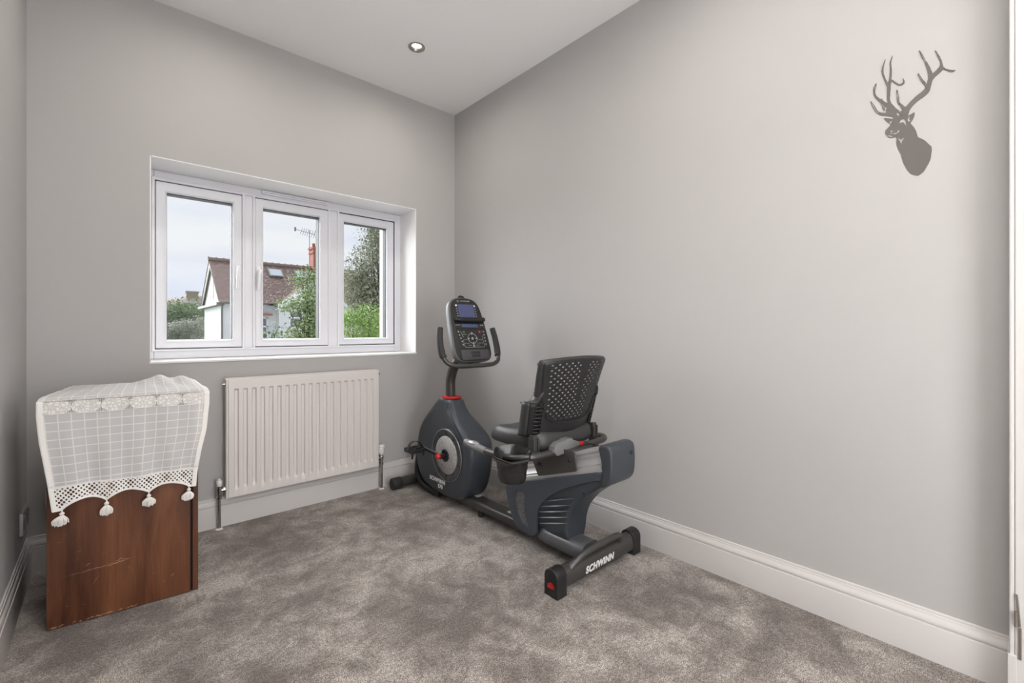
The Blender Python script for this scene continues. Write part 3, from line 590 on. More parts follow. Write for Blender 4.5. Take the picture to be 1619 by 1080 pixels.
# ------------------------------------------------------------------ stag on the wall
STAG_STROKES = [[(0.294,1.704,0.294,1.712),(0.288,1.7,0.287,1.71),(0.281,1.697,0.281,1.707),(0.275,1.694,0.275,1.706),(0.269,1.691,0.27,1.705),(0.263,1.689,0.264,1.704),(0.258,1.686,0.259,1.704)],[(0.318,1.758,0.316,1.758),(0.317,1.753,0.315,1.753),(0.316,1.749,0.314,1.749),(0.315,1.744,0.313,1.744),(0.313,1.739,0.311,1.739),(0.311,1.733,0.309,1.734),(0.309,1.728,0.307,1.729),(0.307,1.723,0.305,1.724),(0.305,1.718,0.303,1.719),(0.302,1.713,0.301,1.715),(0.299,1.71,0.298,1.712),(0.296,1.707,0.295,1.71),(0.292,1.704,0.292,1.708)],[(0.317,1.757,0.316,1.758),(0.314,1.751,0.313,1.752),(0.311,1.745,0.31,1.746),(0.309,1.739,0.307,1.74),(0.306,1.732,0.304,1.733),(0.303,1.724,0.301,1.725),(0.3,1.718,0.298,1.719),(0.297,1.714,0.296,1.716),(0.295,1.711,0.294,1.715),(0.293,1.709,0.291,1.713)],[(0.303,1.813,0.302,1.812),(0.305,1.81,0.304,1.808),(0.307,1.806,0.306,1.804),(0.309,1.802,0.307,1.801),(0.31,1.799,0.308,1.797),(0.31,1.795,0.308,1.794),(0.31,1.792,0.308,1.791)],[(0.303,1.813,0.302,1.812),(0.304,1.809,0.302,1.808),(0.304,1.804,0.302,1.803),(0.304,1.8,0.303,1.799),(0.305,1.797,0.304,1.795),(0.307,1.794,0.305,1.792),(0.308,1.79,0.306,1.788)],[(0.311,1.793,0.306,1.792),(0.31,1.787,0.305,1.786),(0.31,1.781,0.305,1.78),(0.309,1.774,0.303,1.775),(0.306,1.766,0.301,1.769),(0.302,1.759,0.297,1.763),(0.298,1.752,0.293,1.758),(0.293,1.745,0.288,1.752),(0.287,1.738,0.283,1.746),(0.283,1.732,0.278,1.74),(0.279,1.726,0.272,1.734),(0.275,1.719,0.267,1.729),(0.271,1.712,0.262,1.723),(0.267,1.704,0.256,1.716),(0.263,1.696,0.251,1.709),(0.258,1.688,0.245,1.702)],[(0.289,1.757,0.288,1.756),(0.29,1.753,0.288,1.752),(0.291,1.749,0.289,1.748),(0.291,1.744,0.289,1.744),(0.29,1.738,0.288,1.738),(0.288,1.731,0.286,1.731),(0.287,1.725,0.285,1.725),(0.286,1.72,0.284,1.72),(0.284,1.716,0.283,1.717),(0.283,1.712,0.282,1.713)],[(0.289,1.756,0.287,1.756),(0.288,1.75,0.286,1.75),(0.287,1.744,0.285,1.744),(0.285,1.737,0.284,1.737),(0.284,1.73,0.282,1.73),(0.283,1.722,0.281,1.722),(0.281,1.714,0.28,1.714)],[(0.254,1.714,0.273,1.711),(0.259,1.723,0.273,1.72),(0.264,1.731,0.274,1.731),(0.267,1.74,0.274,1.741),(0.268,1.75,0.275,1.752),(0.267,1.76,0.275,1.763),(0.267,1.77,0.275,1.773),(0.266,1.777,0.275,1.781),(0.266,1.784,0.275,1.788),(0.266,1.79,0.274,1.795),(0.265,1.797,0.273,1.802),(0.264,1.803,0.271,1.808),(0.264,1.811,0.27,1.815),(0.263,1.821,0.269,1.824),(0.263,1.832,0.268,1.835),(0.263,1.842,0.268,1.844),(0.264,1.849,0.268,1.851),(0.264,1.855,0.269,1.856),(0.265,1.86,0.269,1.862),(0.264,1.864,0.268,1.867),(0.264,1.868,0.267,1.87),(0.263,1.872,0.266,1.874),(0.262,1.875,0.265,1.877),(0.262,1.879,0.263,1.881),(0.261,1.883,0.262,1.884)],[(0.268,1.785,0.274,1.784),(0.27,1.793,0.276,1.792),(0.273,1.801,0.279,1.801),(0.276,1.81,0.281,1.809),(0.279,1.818,0.284,1.818),(0.281,1.827,0.286,1.826),(0.283,1.834,0.288,1.834),(0.284,1.839,0.289,1.84),(0.284,1.842,0.29,1.845),(0.284,1.846,0.289,1.849),(0.284,1.851,0.288,1.855),(0.283,1.857,0.287,1.86),(0.282,1.863,0.285,1.865),(0.281,1.868,0.284,1.87),(0.28,1.874,0.282,1.875),(0.279,1.879,0.28,1.88)],[(0.266,1.804,0.263,1.808),(0.262,1.799,0.259,1.803),(0.259,1.795,0.256,1.799),(0.256,1.791,0.253,1.795),(0.252,1.787,0.25,1.791),(0.249,1.783,0.247,1.788),(0.245,1.78,0.245,1.785),(0.242,1.779,0.243,1.785),(0.238,1.779,0.24,1.785),(0.236,1.78,0.238,1.786),(0.233,1.782,0.237,1.787),(0.232,1.784,0.236,1.788),(0.232,1.788,0.236,1.79),(0.232,1.792,0.236,1.792),(0.234,1.796,0.236,1.796),(0.235,1.8,0.236,1.8)],[(0.252,1.77,0.25,1.769),(0.252,1.766,0.25,1.765),(0.252,1.761,0.25,1.76),(0.251,1.755,0.25,1.755),(0.251,1.748,0.25,1.747),(0.251,1.74,0.249,1.74),(0.25,1.733,0.248,1.733),(0.249,1.727,0.247,1.728),(0.248,1.722,0.245,1.723),(0.246,1.718,0.244,1.719)],[(0.251,1.768,0.249,1.768),(0.249,1.762,0.248,1.762),(0.248,1.756,0.247,1.755),(0.247,1.749,0.246,1.749),(0.247,1.742,0.245,1.742),(0.247,1.735,0.245,1.735),(0.246,1.729,0.244,1.729),(0.245,1.724,0.243,1.725),(0.244,1.72,0.242,1.721),(0.243,1.717,0.24,1.717)],[(0.246,1.722,0.242,1.724),(0.244,1.717,0.239,1.72),(0.242,1.712,0.236,1.716),(0.24,1.706,0.233,1.711),(0.238,1.701,0.23,1.707),(0.236,1.695,0.227,1.702),(0.234,1.689,0.223,1.697)],[(0.226,1.671,0.245,1.694),(0.223,1.68,0.239,1.699),(0.221,1.69,0.233,1.705),(0.218,1.697,0.227,1.71),(0.214,1.703,0.222,1.715),(0.21,1.707,0.218,1.72),(0.206,1.711,0.213,1.724),(0.201,1.715,0.208,1.729),(0.196,1.718,0.203,1.733),(0.19,1.721,0.198,1.736),(0.185,1.724,0.193,1.739),(0.181,1.727,0.189,1.743),(0.177,1.731,0.186,1.745),(0.174,1.736,0.185,1.748),(0.173,1.741,0.184,1.751),(0.172,1.746,0.182,1.755),(0.17,1.753,0.18,1.761),(0.169,1.76,0.179,1.767),(0.167,1.766,0.177,1.773),(0.167,1.771,0.177,1.778),(0.166,1.776,0.177,1.781),(0.166,1.783,0.177,1.785),(0.168,1.791,0.178,1.792),(0.171,1.801,0.179,1.8),(0.173,1.809,0.181,1.808),(0.176,1.816,0.182,1.815),(0.178,1.823,0.184,1.821),(0.181,1.829,0.185,1.827)],[(0.184,1.828,0.185,1.828),(0.186,1.834,0.187,1.834),(0.188,1.84,0.189,1.839),(0.19,1.846,0.192,1.846),(0.192,1.854,0.194,1.853),(0.195,1.862,0.196,1.861),(0.197,1.87,0.199,1.869)],[(0.18,1.827,0.182,1.826),(0.183,1.833,0.184,1.833),(0.185,1.84,0.186,1.84),(0.187,1.847,0.188,1.847),(0.19,1.854,0.191,1.854),(0.193,1.862,0.195,1.862),(0.196,1.87,0.198,1.869)],[(0.167,1.767,0.175,1.78),(0.164,1.77,0.171,1.783),(0.161,1.774,0.167,1.786),(0.157,1.777,0.163,1.789),(0.153,1.78,0.159,1.792),(0.149,1.783,0.156,1.796),(0.145,1.788,0.153,1.799),(0.143,1.795,0.152,1.801),(0.144,1.802,0.151,1.805),(0.145,1.807,0.151,1.809),(0.146,1.812,0.15,1.813),(0.147,1.816,0.151,1.816),(0.148,1.82,0.151,1.82)],[(0.151,1.819,0.152,1.819),(0.152,1.824,0.154,1.824),(0.154,1.829,0.155,1.829),(0.155,1.834,0.157,1.834),(0.157,1.84,0.158,1.84),(0.159,1.846,0.16,1.846),(0.16,1.853,0.162,1.852)],[(0.147,1.818,0.149,1.817),(0.149,1.823,0.15,1.822),(0.15,1.828,0.152,1.827),(0.152,1.833,0.154,1.833),(0.155,1.84,0.156,1.839),(0.157,1.846,0.158,1.846),(0.16,1.853,0.161,1.852)],[(0.15,1.791,0.147,1.8),(0.146,1.789,0.144,1.797),(0.143,1.787,0.141,1.793),(0.14,1.785,0.139,1.79),(0.139,1.784,0.138,1.788),(0.138,1.783,0.137,1.787),(0.137,1.783,0.136,1.786)],[(0.137,1.785,0.136,1.787),(0.134,1.783,0.134,1.785),(0.132,1.781,0.132,1.783),(0.13,1.779,0.129,1.781),(0.127,1.778,0.127,1.78),(0.125,1.776,0.124,1.778),(0.122,1.775,0.122,1.777),(0.12,1.774,0.12,1.776),(0.119,1.774,0.119,1.776),(0.117,1.774,0.117,1.775)],[(0.137,1.782,0.136,1.784),(0.135,1.78,0.134,1.781),(0.132,1.777,0.132,1.779),(0.13,1.775,0.129,1.777),(0.127,1.773,0.127,1.775),(0.124,1.772,0.125,1.775),(0.122,1.772,0.122,1.774),(0.12,1.772,0.121,1.774),(0.118,1.773,0.119,1.775),(0.117,1.774,0.117,1.775)],[(0.199,1.799,0.198,1.799),(0.196,1.791,0.195,1.791),(0.193,1.783,0.192,1.784),(0.19,1.775,0.189,1.776),(0.187,1.768,0.185,1.769),(0.183,1.762,0.182,1.763),(0.181,1.756,0.179,1.756),(0.18,1.751,0.178,1.751),(0.18,1.746,0.178,1.746),(0.179,1.741,0.178,1.741)],[(0.201,1.801,0.199,1.801),(0.2,1.794,0.198,1.794),(0.198,1.788,0.197,1.788),(0.196,1.781,0.195,1.782),(0.193,1.773,0.191,1.774),(0.189,1.764,0.187,1.766),(0.186,1.758,0.184,1.759),(0.184,1.753,0.182,1.754),(0.183,1.75,0.181,1.751),(0.182,1.747,0.18,1.748)]]
STAG_BODY = [(0.226,1.703),(0.227,1.692),(0.228,1.683),(0.228,1.678),(0.227,1.676),(0.224,1.676),(0.22,1.678),(0.216,1.68),(0.212,1.682),(0.21,1.683),(0.208,1.681),(0.208,1.676),(0.209,1.671),(0.211,1.665),(0.213,1.66),(0.216,1.656),(0.218,1.651),(0.215,1.646),(0.211,1.639),(0.208,1.632),(0.205,1.624),(0.203,1.614),(0.201,1.604),(0.197,1.599),(0.192,1.595),(0.186,1.589),(0.181,1.582),(0.177,1.575),(0.173,1.569),(0.17,1.565),(0.169,1.56),(0.169,1.55),(0.17,1.54),(0.171,1.531),(0.173,1.522),(0.176,1.514),(0.18,1.506),(0.184,1.498),(0.188,1.491),(0.193,1.487),(0.197,1.484),(0.2,1.483),(0.204,1.484),(0.209,1.487),(0.215,1.491),(0.219,1.496),(0.223,1.503),(0.227,1.511),(0.231,1.521),(0.235,1.531),(0.237,1.541),(0.239,1.55),(0.24,1.559),(0.243,1.566),(0.245,1.572),(0.248,1.579),(0.249,1.585),(0.251,1.59),(0.252,1.596),(0.252,1.604),(0.251,1.611),(0.252,1.616),(0.254,1.62),(0.259,1.62),(0.265,1.62),(0.269,1.622),(0.272,1.625),(0.274,1.629),(0.276,1.633),(0.278,1.635),(0.28,1.638),(0.28,1.642),(0.28,1.646),(0.279,1.649),(0.276,1.652),(0.271,1.657),(0.266,1.663),(0.268,1.667),(0.272,1.671),(0.276,1.677),(0.28,1.683),(0.282,1.687),(0.283,1.689),(0.282,1.69),(0.28,1.69),(0.274,1.687),(0.268,1.684),(0.264,1.682),(0.261,1.681),(0.259,1.682),(0.26,1.685),(0.264,1.689),(0.27,1.693),(0.278,1.697),(0.284,1.701),(0.282,1.704),(0.278,1.707),(0.278,1.713),(0.278,1.717),(0.273,1.718),(0.266,1.718),(0.262,1.716),(0.257,1.712),(0.252,1.706),(0.248,1.701),(0.243,1.698),(0.238,1.698),(0.234,1.701),(0.231,1.705),(0.228,1.704)]
STAG_CUTS = [[(0.253,1.7),(0.248,1.695),(0.244,1.689),(0.245,1.683),(0.25,1.689)],[(0.245,1.661),(0.243,1.668),(0.238,1.671),(0.234,1.671),(0.23,1.664),(0.229,1.655),(0.228,1.646),(0.23,1.651),(0.235,1.661),(0.24,1.662),(0.243,1.66)],[(0.242,1.658),(0.238,1.657),(0.234,1.654),(0.238,1.655)],[(0.26,1.634),(0.251,1.633),(0.248,1.641),(0.244,1.638),(0.245,1.634),(0.25,1.63),(0.256,1.629),(0.259,1.631)],[(0.268,1.646),(0.263,1.646),(0.261,1.64),(0.264,1.632),(0.269,1.633),(0.265,1.637),(0.265,1.641)],[(0.274,1.633),(0.263,1.627),(0.261,1.623),(0.266,1.624),(0.272,1.629)],[(0.252,1.621),(0.246,1.613),(0.24,1.607),(0.236,1.612),(0.233,1.609),(0.237,1.604),(0.239,1.599),(0.24,1.593),(0.243,1.603),(0.248,1.613)],[(0.225,1.666),(0.221,1.674),(0.219,1.674),(0.221,1.666),(0.219,1.659),(0.222,1.657),(0.224,1.661)],[(0.27,1.671),(0.265,1.676),(0.262,1.672),(0.266,1.666)]]

def stag():
    TH = .0012; x1 = XC-TH; b = MB()
    for s in STAG_STROKES:
        n = len(s); x1 -= .00004; vs = [(x1, a, c) for a, c, _, _ in s]+[(x1, a, c) for _, _, a, c in s]+[(XC, a, c) for a, c, _, _ in s]+[(XC, a, c) for _, _, a, c in s]
        fs = []
        for i in range(n-1): fs += [(i, i+1, n+i+1, n+i), (2*n+i, 3*n+i, 3*n+i+1, 2*n+i+1), (i, 2*n+i, 2*n+i+1, i+1), (n+i, n+i+1, 3*n+i+1, 3*n+i)]
        fs += [(0, n, 3*n, 2*n), (n-1, 3*n-1, 4*n-1, 2*n-1)]; b.add(vs, fs)
    c = bpy.data.curves.new('c', 'CURVE'); c.dimensions = '2D'; c.fill_mode = 'BOTH'; c.extrude = TH/2+.0002
    for P in [STAG_BODY]+STAG_CUTS:
        sp = c.splines.new('POLY'); sp.points.add(len(P)-1); sp.use_cyclic_u = True
        for i, (y, z) in enumerate(P): sp.points[i].co = (-y, z, 0, 1)
    t = bpy.data.objects.new('t', c); sc.collection.objects.link(t); bpy.context.view_layer.update()
    me = bpy.data.meshes.new_from_object(t.evaluated_get(bpy.context.evaluated_depsgraph_get())); bpy.data.objects.remove(t)
    me.transform(frame((XC-TH/2, 0, 0), (0, -1, 0), (0, 0, 1)))
    b.add([v.co[:] for v in me.vertices], [tuple(p.vertices) for p in me.polygons])
    o = b.build('stag_decal', M['cutout'], None, smooth=0)
    tag(o, 'dark grey stag head silhouette with large antlers fixed on the right wall', 'wall decoration')
stag()

# ================================================================== cabinet and lace runner
CAX, CAY, CAW, CAR = -.154, 2.143, .413, -.0970
CD, CH = .395, .753
def cb(b, *a, **k): return b.build(*a, local=True, **k)
cab = empty('wooden_cabinet', (CAX, CAY, 0), 'old reddish-brown scratched wooden cabinet under a white lace runner', 'cabinet', rz=CAR)
b = MB(); b.box(.0, .0, .003, .3885, .018, CH); o = cb(b, 'front_panel', M['wood'], cab, smooth=0, bevel=.0015)
b = MB(); b.box(.3955, .0, .003, CAW, .020, CH); cb(b, 'corner_post', M['wood'], cab, smooth=0, bevel=.0015)
b = MB(); b.box(.388, .006, .004, .396, .018, CH); cb(b, 'shadow_gap', M['gap'], cab, smooth=0)
for xa, xb in ((.0, .018), (CAW-.018, CAW)):
    b = MB(); b.box(xa, .0185, .003, xb, CD, CH); cb(b, 'side_panel', M['wood'], cab, smooth=0, bevel=.0015)
b = MB(); b.box(.018, CD-.012, .003, CAW-.018, CD, CH-.02); cb(b, 'back_panel', M['wood'], cab, smooth=0, bevel=.001)
b = MB(); b.box(-.006, -.006, CH, CAW+.006, CD+.004, CH+.018); cb(b, 'top_board', M['wood'], cab, smooth=0, bevel=.004)
# long scratches and the chipped lower edge, bare wood showing
random.seed(5); b = MB()
def scratch(x0, z0, x1, z1, wd, n=9, amp=.0015):
    P = [(x0+(x1-x0)*i/n, z0+(z1-z0)*i/n+random.uniform(-amp, amp)) for i in range(n+1)]; y = -.0004
    vs = []; 
    for i, (x, z) in enumerate(P):
        h_ = wd*math.sin(math.pi*(i+.4)/(n+.8))*random.uniform(.4, 1); vs += [(x, y, z-h_), (x, y, z+h_)]
    b.add(vs, [(2*i, 2*i+2, 2*i+3, 2*i+1) for i in range(n)])
scratch(.030, .168, .235, .183, .0010, 22); scratch(.150, .172, .215, .186, .0017, 12, .003); scratch(.112, .118, .130, .150, .0012); scratch(.170, .186, .200, .190, .0016, 8, .003)
scratch(.092, .190, .110, .198, .0009); scratch(.060, .260, .064, .285, .0008); scratch(.330, .080, .340, .088, .0018, 6, .003); scratch(.334, .092, .338, .074, .0010, 5, .003); scratch(.075, .215, .078, .226, .001)
for k in range(16): x = random.uniform(.02, .37); z = random.uniform(.05, .36); a = random.uniform(-1, 1); l = random.uniform(.004, .012); scratch(x, z, x+l*math.cos(a*1.4), z+l*math.sin(a*1.4), .0006, 4, .0006)
for k in range(26):
    x = random.uniform(.004, .25); l = random.uniform(.006, .018); scratch(x, .0075, x+l, .0075+random.uniform(0, .003), random.uniform(.001, .0035), 5, .002)
cb(b, 'scratches', M['bare'], cab, smooth=0, fix=False, label='pale bare-wood scratches and chips')

cl = empty('lace_runner', (CAX, CAY, CH+.02), 'white checked voile runner with lace band, crochet edging and tassels draped over the wooden cabinet', 'tablecloth', rz=CAR)
ZR = CH+.02
def lerp(a, b_, t): return a+(b_-a)*t
def pl_(P, t):
    for i in range(len(P)-1):
        if t <= P[i+1][0]: return lerp(P[i][1], P[i+1][1], (t-P[i][0])/(P[i+1][0]-P[i][0]))
    return P[-1][1]
# outline of the hanging part: left/right edge as a function of height
LFT = [(.400, .019), (.508, .006), (.575, -.004), (.635, -.013), (.719, -.020), (.770, -.020)]
RGT = [(.400, .404), (.476, .410), (.547, .422), (.618, .438), (.719, .447), (.770, .448)]
def fold(s, z):       # distance in front of the cabinet face
    f = (.768-z)/.36
    e = 0
    if s < 0: e = .25*(-s)
    if s > CAW: e = .25*(s-CAW)
    return .014+.009*f*(1+.7*math.sin(s*31+1.2)+.5*math.sin(s*71+z*6))+.004*math.sin(s*23)*f
def fpt(u, z, off=0):
    x = lerp(pl_(LFT, z), pl_(RGT, z), u); d = fold(x, z); return (x, -d-off, z-ZR)
def band(name, ztop, zbot, nu, nv, m, uvs, off=0, rim=False, par=None, label=None, zb_fn=None, zt_fn=None):
    me = bpy.data.meshes.new(name); vs = []; uv = []; rm = []
    for j in range(nv+1):
        for i in range(nu+1):
            u = i/nu; a = zt_fn(u) if zt_fn else ztop; bb = zb_fn(u) if zb_fn else zbot; z = lerp(a, bb, j/nv)
            vs.append(fpt(u, z, off)); uv.append((u*.468, z-uvs)); rm.append((u, j/nv))
    fs = [(j*(nu+1)+i, (j+1)*(nu+1)+i, (j+1)*(nu+1)+i+1, j*(nu+1)+i+1) for j in range(nv) for i in range(nu)]
    me.from_pydata(vs, [], fs); l = me.uv_layers.new(name='UVMap'); l2 = me.uv_layers.new(name='rim')
    for p in me.polygons:
        for li in p.loop_indices: l.data[li].uv = uv[me.loops[li].vertex_index]; l2.data[li].uv = rm[me.loops[li].vertex_index]
    me.uv_layers.active_index = 0
    for p in me.polygons: p.use_smooth = True
    return link(name, me, par, m, False, label, True)
def ztop_(u): return lerp(.770, .7685, u)+.0015*math.sin(u*19)
def zins_(u): return .7215+.0015*math.sin(u*13)
def zlace(u): return lerp(.482, .4795, u)+.002*math.sin(u*9)
# scallops: low points at the tassels
TS = [(.060, .405), (.347, .413), (.642, .416), (.945, .413)]
def zscal(u):
    if u <= TS[0][0]: return .4045
    if u >= TS[3][0]: return .4130
    for k in range(3):
        a, b2 = TS[k], TS[k+1]
        if u <= b2[0]:
            t = (u-a[0])/(b2[0]-a[0]); return lerp(a[1], b2[1], t)+.024*math.sin(math.pi*t)**.75
zlip = .771
band('drop_panel', 0, 0, 90, 24, M['sheer'], .4815, 0, par=cl, zt_fn=zins_, zb_fn=zlace, label='sheer checked voile front drop')
band('insertion_lace', 0, 0, 90, 6, M['insert'], .7215, 0.001, par=cl, zt_fn=ztop_, zb_fn=zins_, label='flower-patterned lace band along the top edge')
band('crochet_border', 0, 0, 120, 8, M['crochet'], .40, .001, par=cl, zt_fn=zlace, zb_fn=zscal, label='open crochet net border with scalloped edge')
# hems: stitched cord along border, sides and scallops
b = MB(); b.tube([fpt(i/60, zlace(i/60), .002) for i in range(61)], .0018, 6, 1); b.tube([fpt(i/90, zscal(i/90), .002) for i in range(91)], .0026, 6, 1)
b.tube([fpt(i/60, zins_(i/60), .0015) for i in range(61)], .0010, 6, 1); b.tube([fpt(.0, lerp(.405, .768, i/30), .001) for i in range(31)], .0016, 6, 1); b.tube([fpt(1., lerp(.413, .766, i/30), .001) for i in range(31)], .0016, 6, 1)
cb(b, 'edge_cord', M['cotton'], cl)
for xx in (0.018, 0.975):
    pass
for ua, ub in ((.0, .030), (.964, 1.)):      # plain cotton side hems beside the lace
    b = MB()
    b.grid([[fpt(lerp(ua, ub, i/4), lerp(zlace(ua), .7675, j/30), .0022) for i in range(5)] for j in range(31)])
    b.grid([[fpt(lerp(ua, ub, i/4), lerp(zscal((ua+ub)/2)-.002, zlace(ua), j/8), .0022) for i in range(5)] for j in range(9)])
    cb(b, 'side_hem', M['cotton'], cl, fix=False, solid=.0006)
# the part lying on top, slightly rucked
me = bpy.data.meshes.new('top_panel'); nu, nv = 90, 40; vs = []; uv = []
for j in range(nv+1):
    v = j/nv
    for i in range(nu+1):
        u = i/nu
        x = lerp(lerp(-.020, .448, u), lerp(.002, .398, u), min(1, v*1.05)); y = lerp(-.014, CD-.015, v)
        ruck = .030*math.exp(-((u-.70)/.13)**2)*math.exp(-((v-.86)/.22)**2)+.020*math.exp(-((u-.90)/.10)**2)*math.exp(-((v-.7)/.3)**2)
        ruck += .0035*noise.noise(Vector((u*6, v*5, 3)))*smst(0, .2, v)+.0035*math.sin(u*40+v*5)*smst(.25, .9, u)*smst(.1, .5, v)
        z = .0045+ruck*smst(0, .25, v)+.003*smst(0,.15,v) - .010*(1-smst(0, .04, v))
        if u < .02: z -= .003
        if x > CAW+.004: z -= (x-CAW-.004)*.12
        vs.append((x, y, z)); uv.append((u*.468, v*.38))
me.from_pydata(vs, [], [(j*(nu+1)+i, j*(nu+1)+i+1, (j+1)*(nu+1)+i+1, (j+1)*(nu+1)+i) for j in range(nv) for i in range(nu)])
l = me.uv_layers.new(name='UVMap')
for p in me.polygons:
    p.use_smooth = True
    for li in p.loop_indices: l.data[li].uv = uv[me.loops[li].vertex_index]
link('top_panel', me, cl, M['sheer'], False, 'white voile lying rucked on top', True)
random.seed(3)
for k, (u, z) in enumerate(TS):
    x, y, zz = fpt(u, z, .004); lean = (-.16, -.03, .02, -.14)[k]
    b = MB(); b.tube([(x, y, zz+.004), (x, y, zz-.008)], .0022, 8, 1); b.ball((x, y, zz-.0115), (.0068, .0068, .0058), 14)
    b.lathe([(.0048, zz-.0175), (.0058, zz-.0190), (.0048, zz-.0205)], (x, y, 0), 'z', 14); ts = cb(b, 'tassel', M['cotton'], cl, label='fluffy white cotton tassel')
    b = MB(); wd = (.026, .021, .024, .023)[k]; ln = (.031, .033, .030, .031)[k]
    for q in range(150):
        a = random.uniform(0, 2*math.pi); rr_ = math.sqrt(random.uniform(.05, 1)); dx = math.cos(a)*rr_; dy = math.sin(a)*rr_
        l_ = ln*random.uniform(.88, 1.05)*(1-.16*abs(dx)); ex = dx*wd*.82+lean*l_; ey = min(.002, dy*wd*.55)-.002
        b.tube([(x+dx*.004, y+dy*.004, zz-.018), (x+ex*.62, y+ey*.75, zz-.018-l_*.22), (x+ex*.98, y+ey, zz-.018-l_*.55), (x+ex*.96+random.uniform(-.001, .001), y+ey, zz-.018-l_)], [.0011, .0011, .0010, .0008], 5, 2)
    cb(b, 'tassel_strands', M['cotton'], ts, smooth=60, fix=False)

# ================================================================== recumbent exercise bike
BX = 1.515
bk = empty('exercise_bike', (BX, 1.163, 0), 'dark grey recumbent exercise bike with perforated backrest standing on the carpet by the right wall', 'exercise bike')
# --- front housing
out_ = [(2.166,.607),(2.150,.560),(2.103,.505),(2.037,.470),(1.980,.432),(1.945,.392),(1.930,.338),(1.934,.275),(1.952,.196),(1.972,.134),(2.005,.085),(2.07,.053),(2.18,.046),(2.31,.052),(2.405,.075),(2.458,.108),(2.489,.160),(2.500,.219),(2.498,.290),(2.482,.365),(2.452,.431),(2.410,.495),(2.358,.552),(2.312,.594),(2.290,.607)]
HN = chaikin(out_, 2)
def hw(z): return lerp(1, .56, smst(.40, .60, z))
b = MB(); b.slab(HN, BX-.087, BX+.087, .032, 7, 'x', hw); hs = b.build('drive_housing', M['navy'], bk, smooth=60, label='rounded dark grey drive housing')
# rear spine of the housing: lighter shoulder panel following the neck
b = MB(); b.slab(chaikin([(2.163,.6045),(2.146,.560),(2.099,.503),(2.034,.466),(1.975,.426),(1.941,.386),(1.94,.35),(1.985,.345),(2.03,.40),(2.09,.44),(2.155,.47),(2.22,.53),(2.248,.6045)], 2), BX-.0885, BX+.0885, .030, 6, 'x', hw); b.build('shoulder_panel', M['navy2'], hs, smooth=60)
b = MB(); b.slab(spline([(2.168,.0),(2.18,.038),(2.225,.052),(2.272,.042),(2.290,.0),(2.272,-.042),(2.225,-.052),(2.18,-.038)], 4), .603, .614, .003, 2, 'x'); 
b.v = [(BX+v[2]*1.0, v[1], v[0]) for v in b.v]; b.build('neck_ring', M['red'], hs, label='red ring round the foot of the console mast')
# --- disc on the left (and right) face
def disc(sx):
    X = BX+sx*.087; c = (0, 2.152, .295)
    def la(prof): b = MB(); b.lathe([(r, h) for r, h in prof], (0, 0, 0), 'x', 56); b.v = [(X+sx*v[0], v[1]+c[1], v[2]+c[2]) for v in b.v]; return b
    o = la([(.146, -.02), (.146, .002), (.142, .005), (.112, .0015), (.110, -.002)]).build('crank_disc', M['black'] if 0 else M['grey2'], hs, smooth=40, label='dark disc round the crank')
    la([(.1075, -.004), (.1075, .003), (.104, .006), (.03, .0085), (.03, .0)]).build('perforated_disc', M['speckle'], o, smooth=40, label='silver speckled inner disc')
    la([(.036, .004), (.036, .012), (.030, .016), (.024, .014), (.022, .006)]).build('hub', M['black'], o, smooth=40)
    b = MB()
    for k in range(10):
        a = 2*math.pi*k/10+.3; r0, r1 = .112, .143; w_ = .0008; ca, sa = math.cos(a), math.sin(a)
        vs = []
        for xx in (.0008, .0058):
            for r_ in (r0, r1):
                for s_ in (-w_, w_): vs.append((X+sx*xx, c[1]+ca*r_-sa*s_, c[2]+sa*r_+ca*s_))
        b.add(vs, [(0,1,3,2),(4,6,7,5),(0,2,6,4),(1,5,7,3),(0,4,5,1),(2,3,7,6)])
    b.build('disc_segment_lines', M['rubber'], o, smooth=0)
    b = MB(); b.tube([(X+sx*.002, c[1]+.1475*math.cos(2*math.pi*k/48), c[2]+.1475*math.sin(2*math.pi*k/48)) for k in range(49)], .0014, 6, 1); b.build('disc_rim', M['silver'], o)
M['grey2'] = mat('dark_grey_disc', (.045, .046, .048), .38)
m = mat('speckled_silver', (.42, .42, .42), .42, .35); t, b_, N, L = nodes(m); c_ = N('ShaderNodeTexCoord'); vo = N('ShaderNodeTexVoronoi'); vo.inputs['Scale'].default_value = 165
L(c_.outputs['Object'], vo.inputs['Vector']); r_ = ramp(t, [(.22, (.06, .06, .06)), (.36, (.47, .47, .47))]); L(vo.outputs['Distance'], r_.inputs[0]); L(r_.outputs[0], b_.inputs['Base Color']); M['speckle'] = m
disc(-1); disc(1)
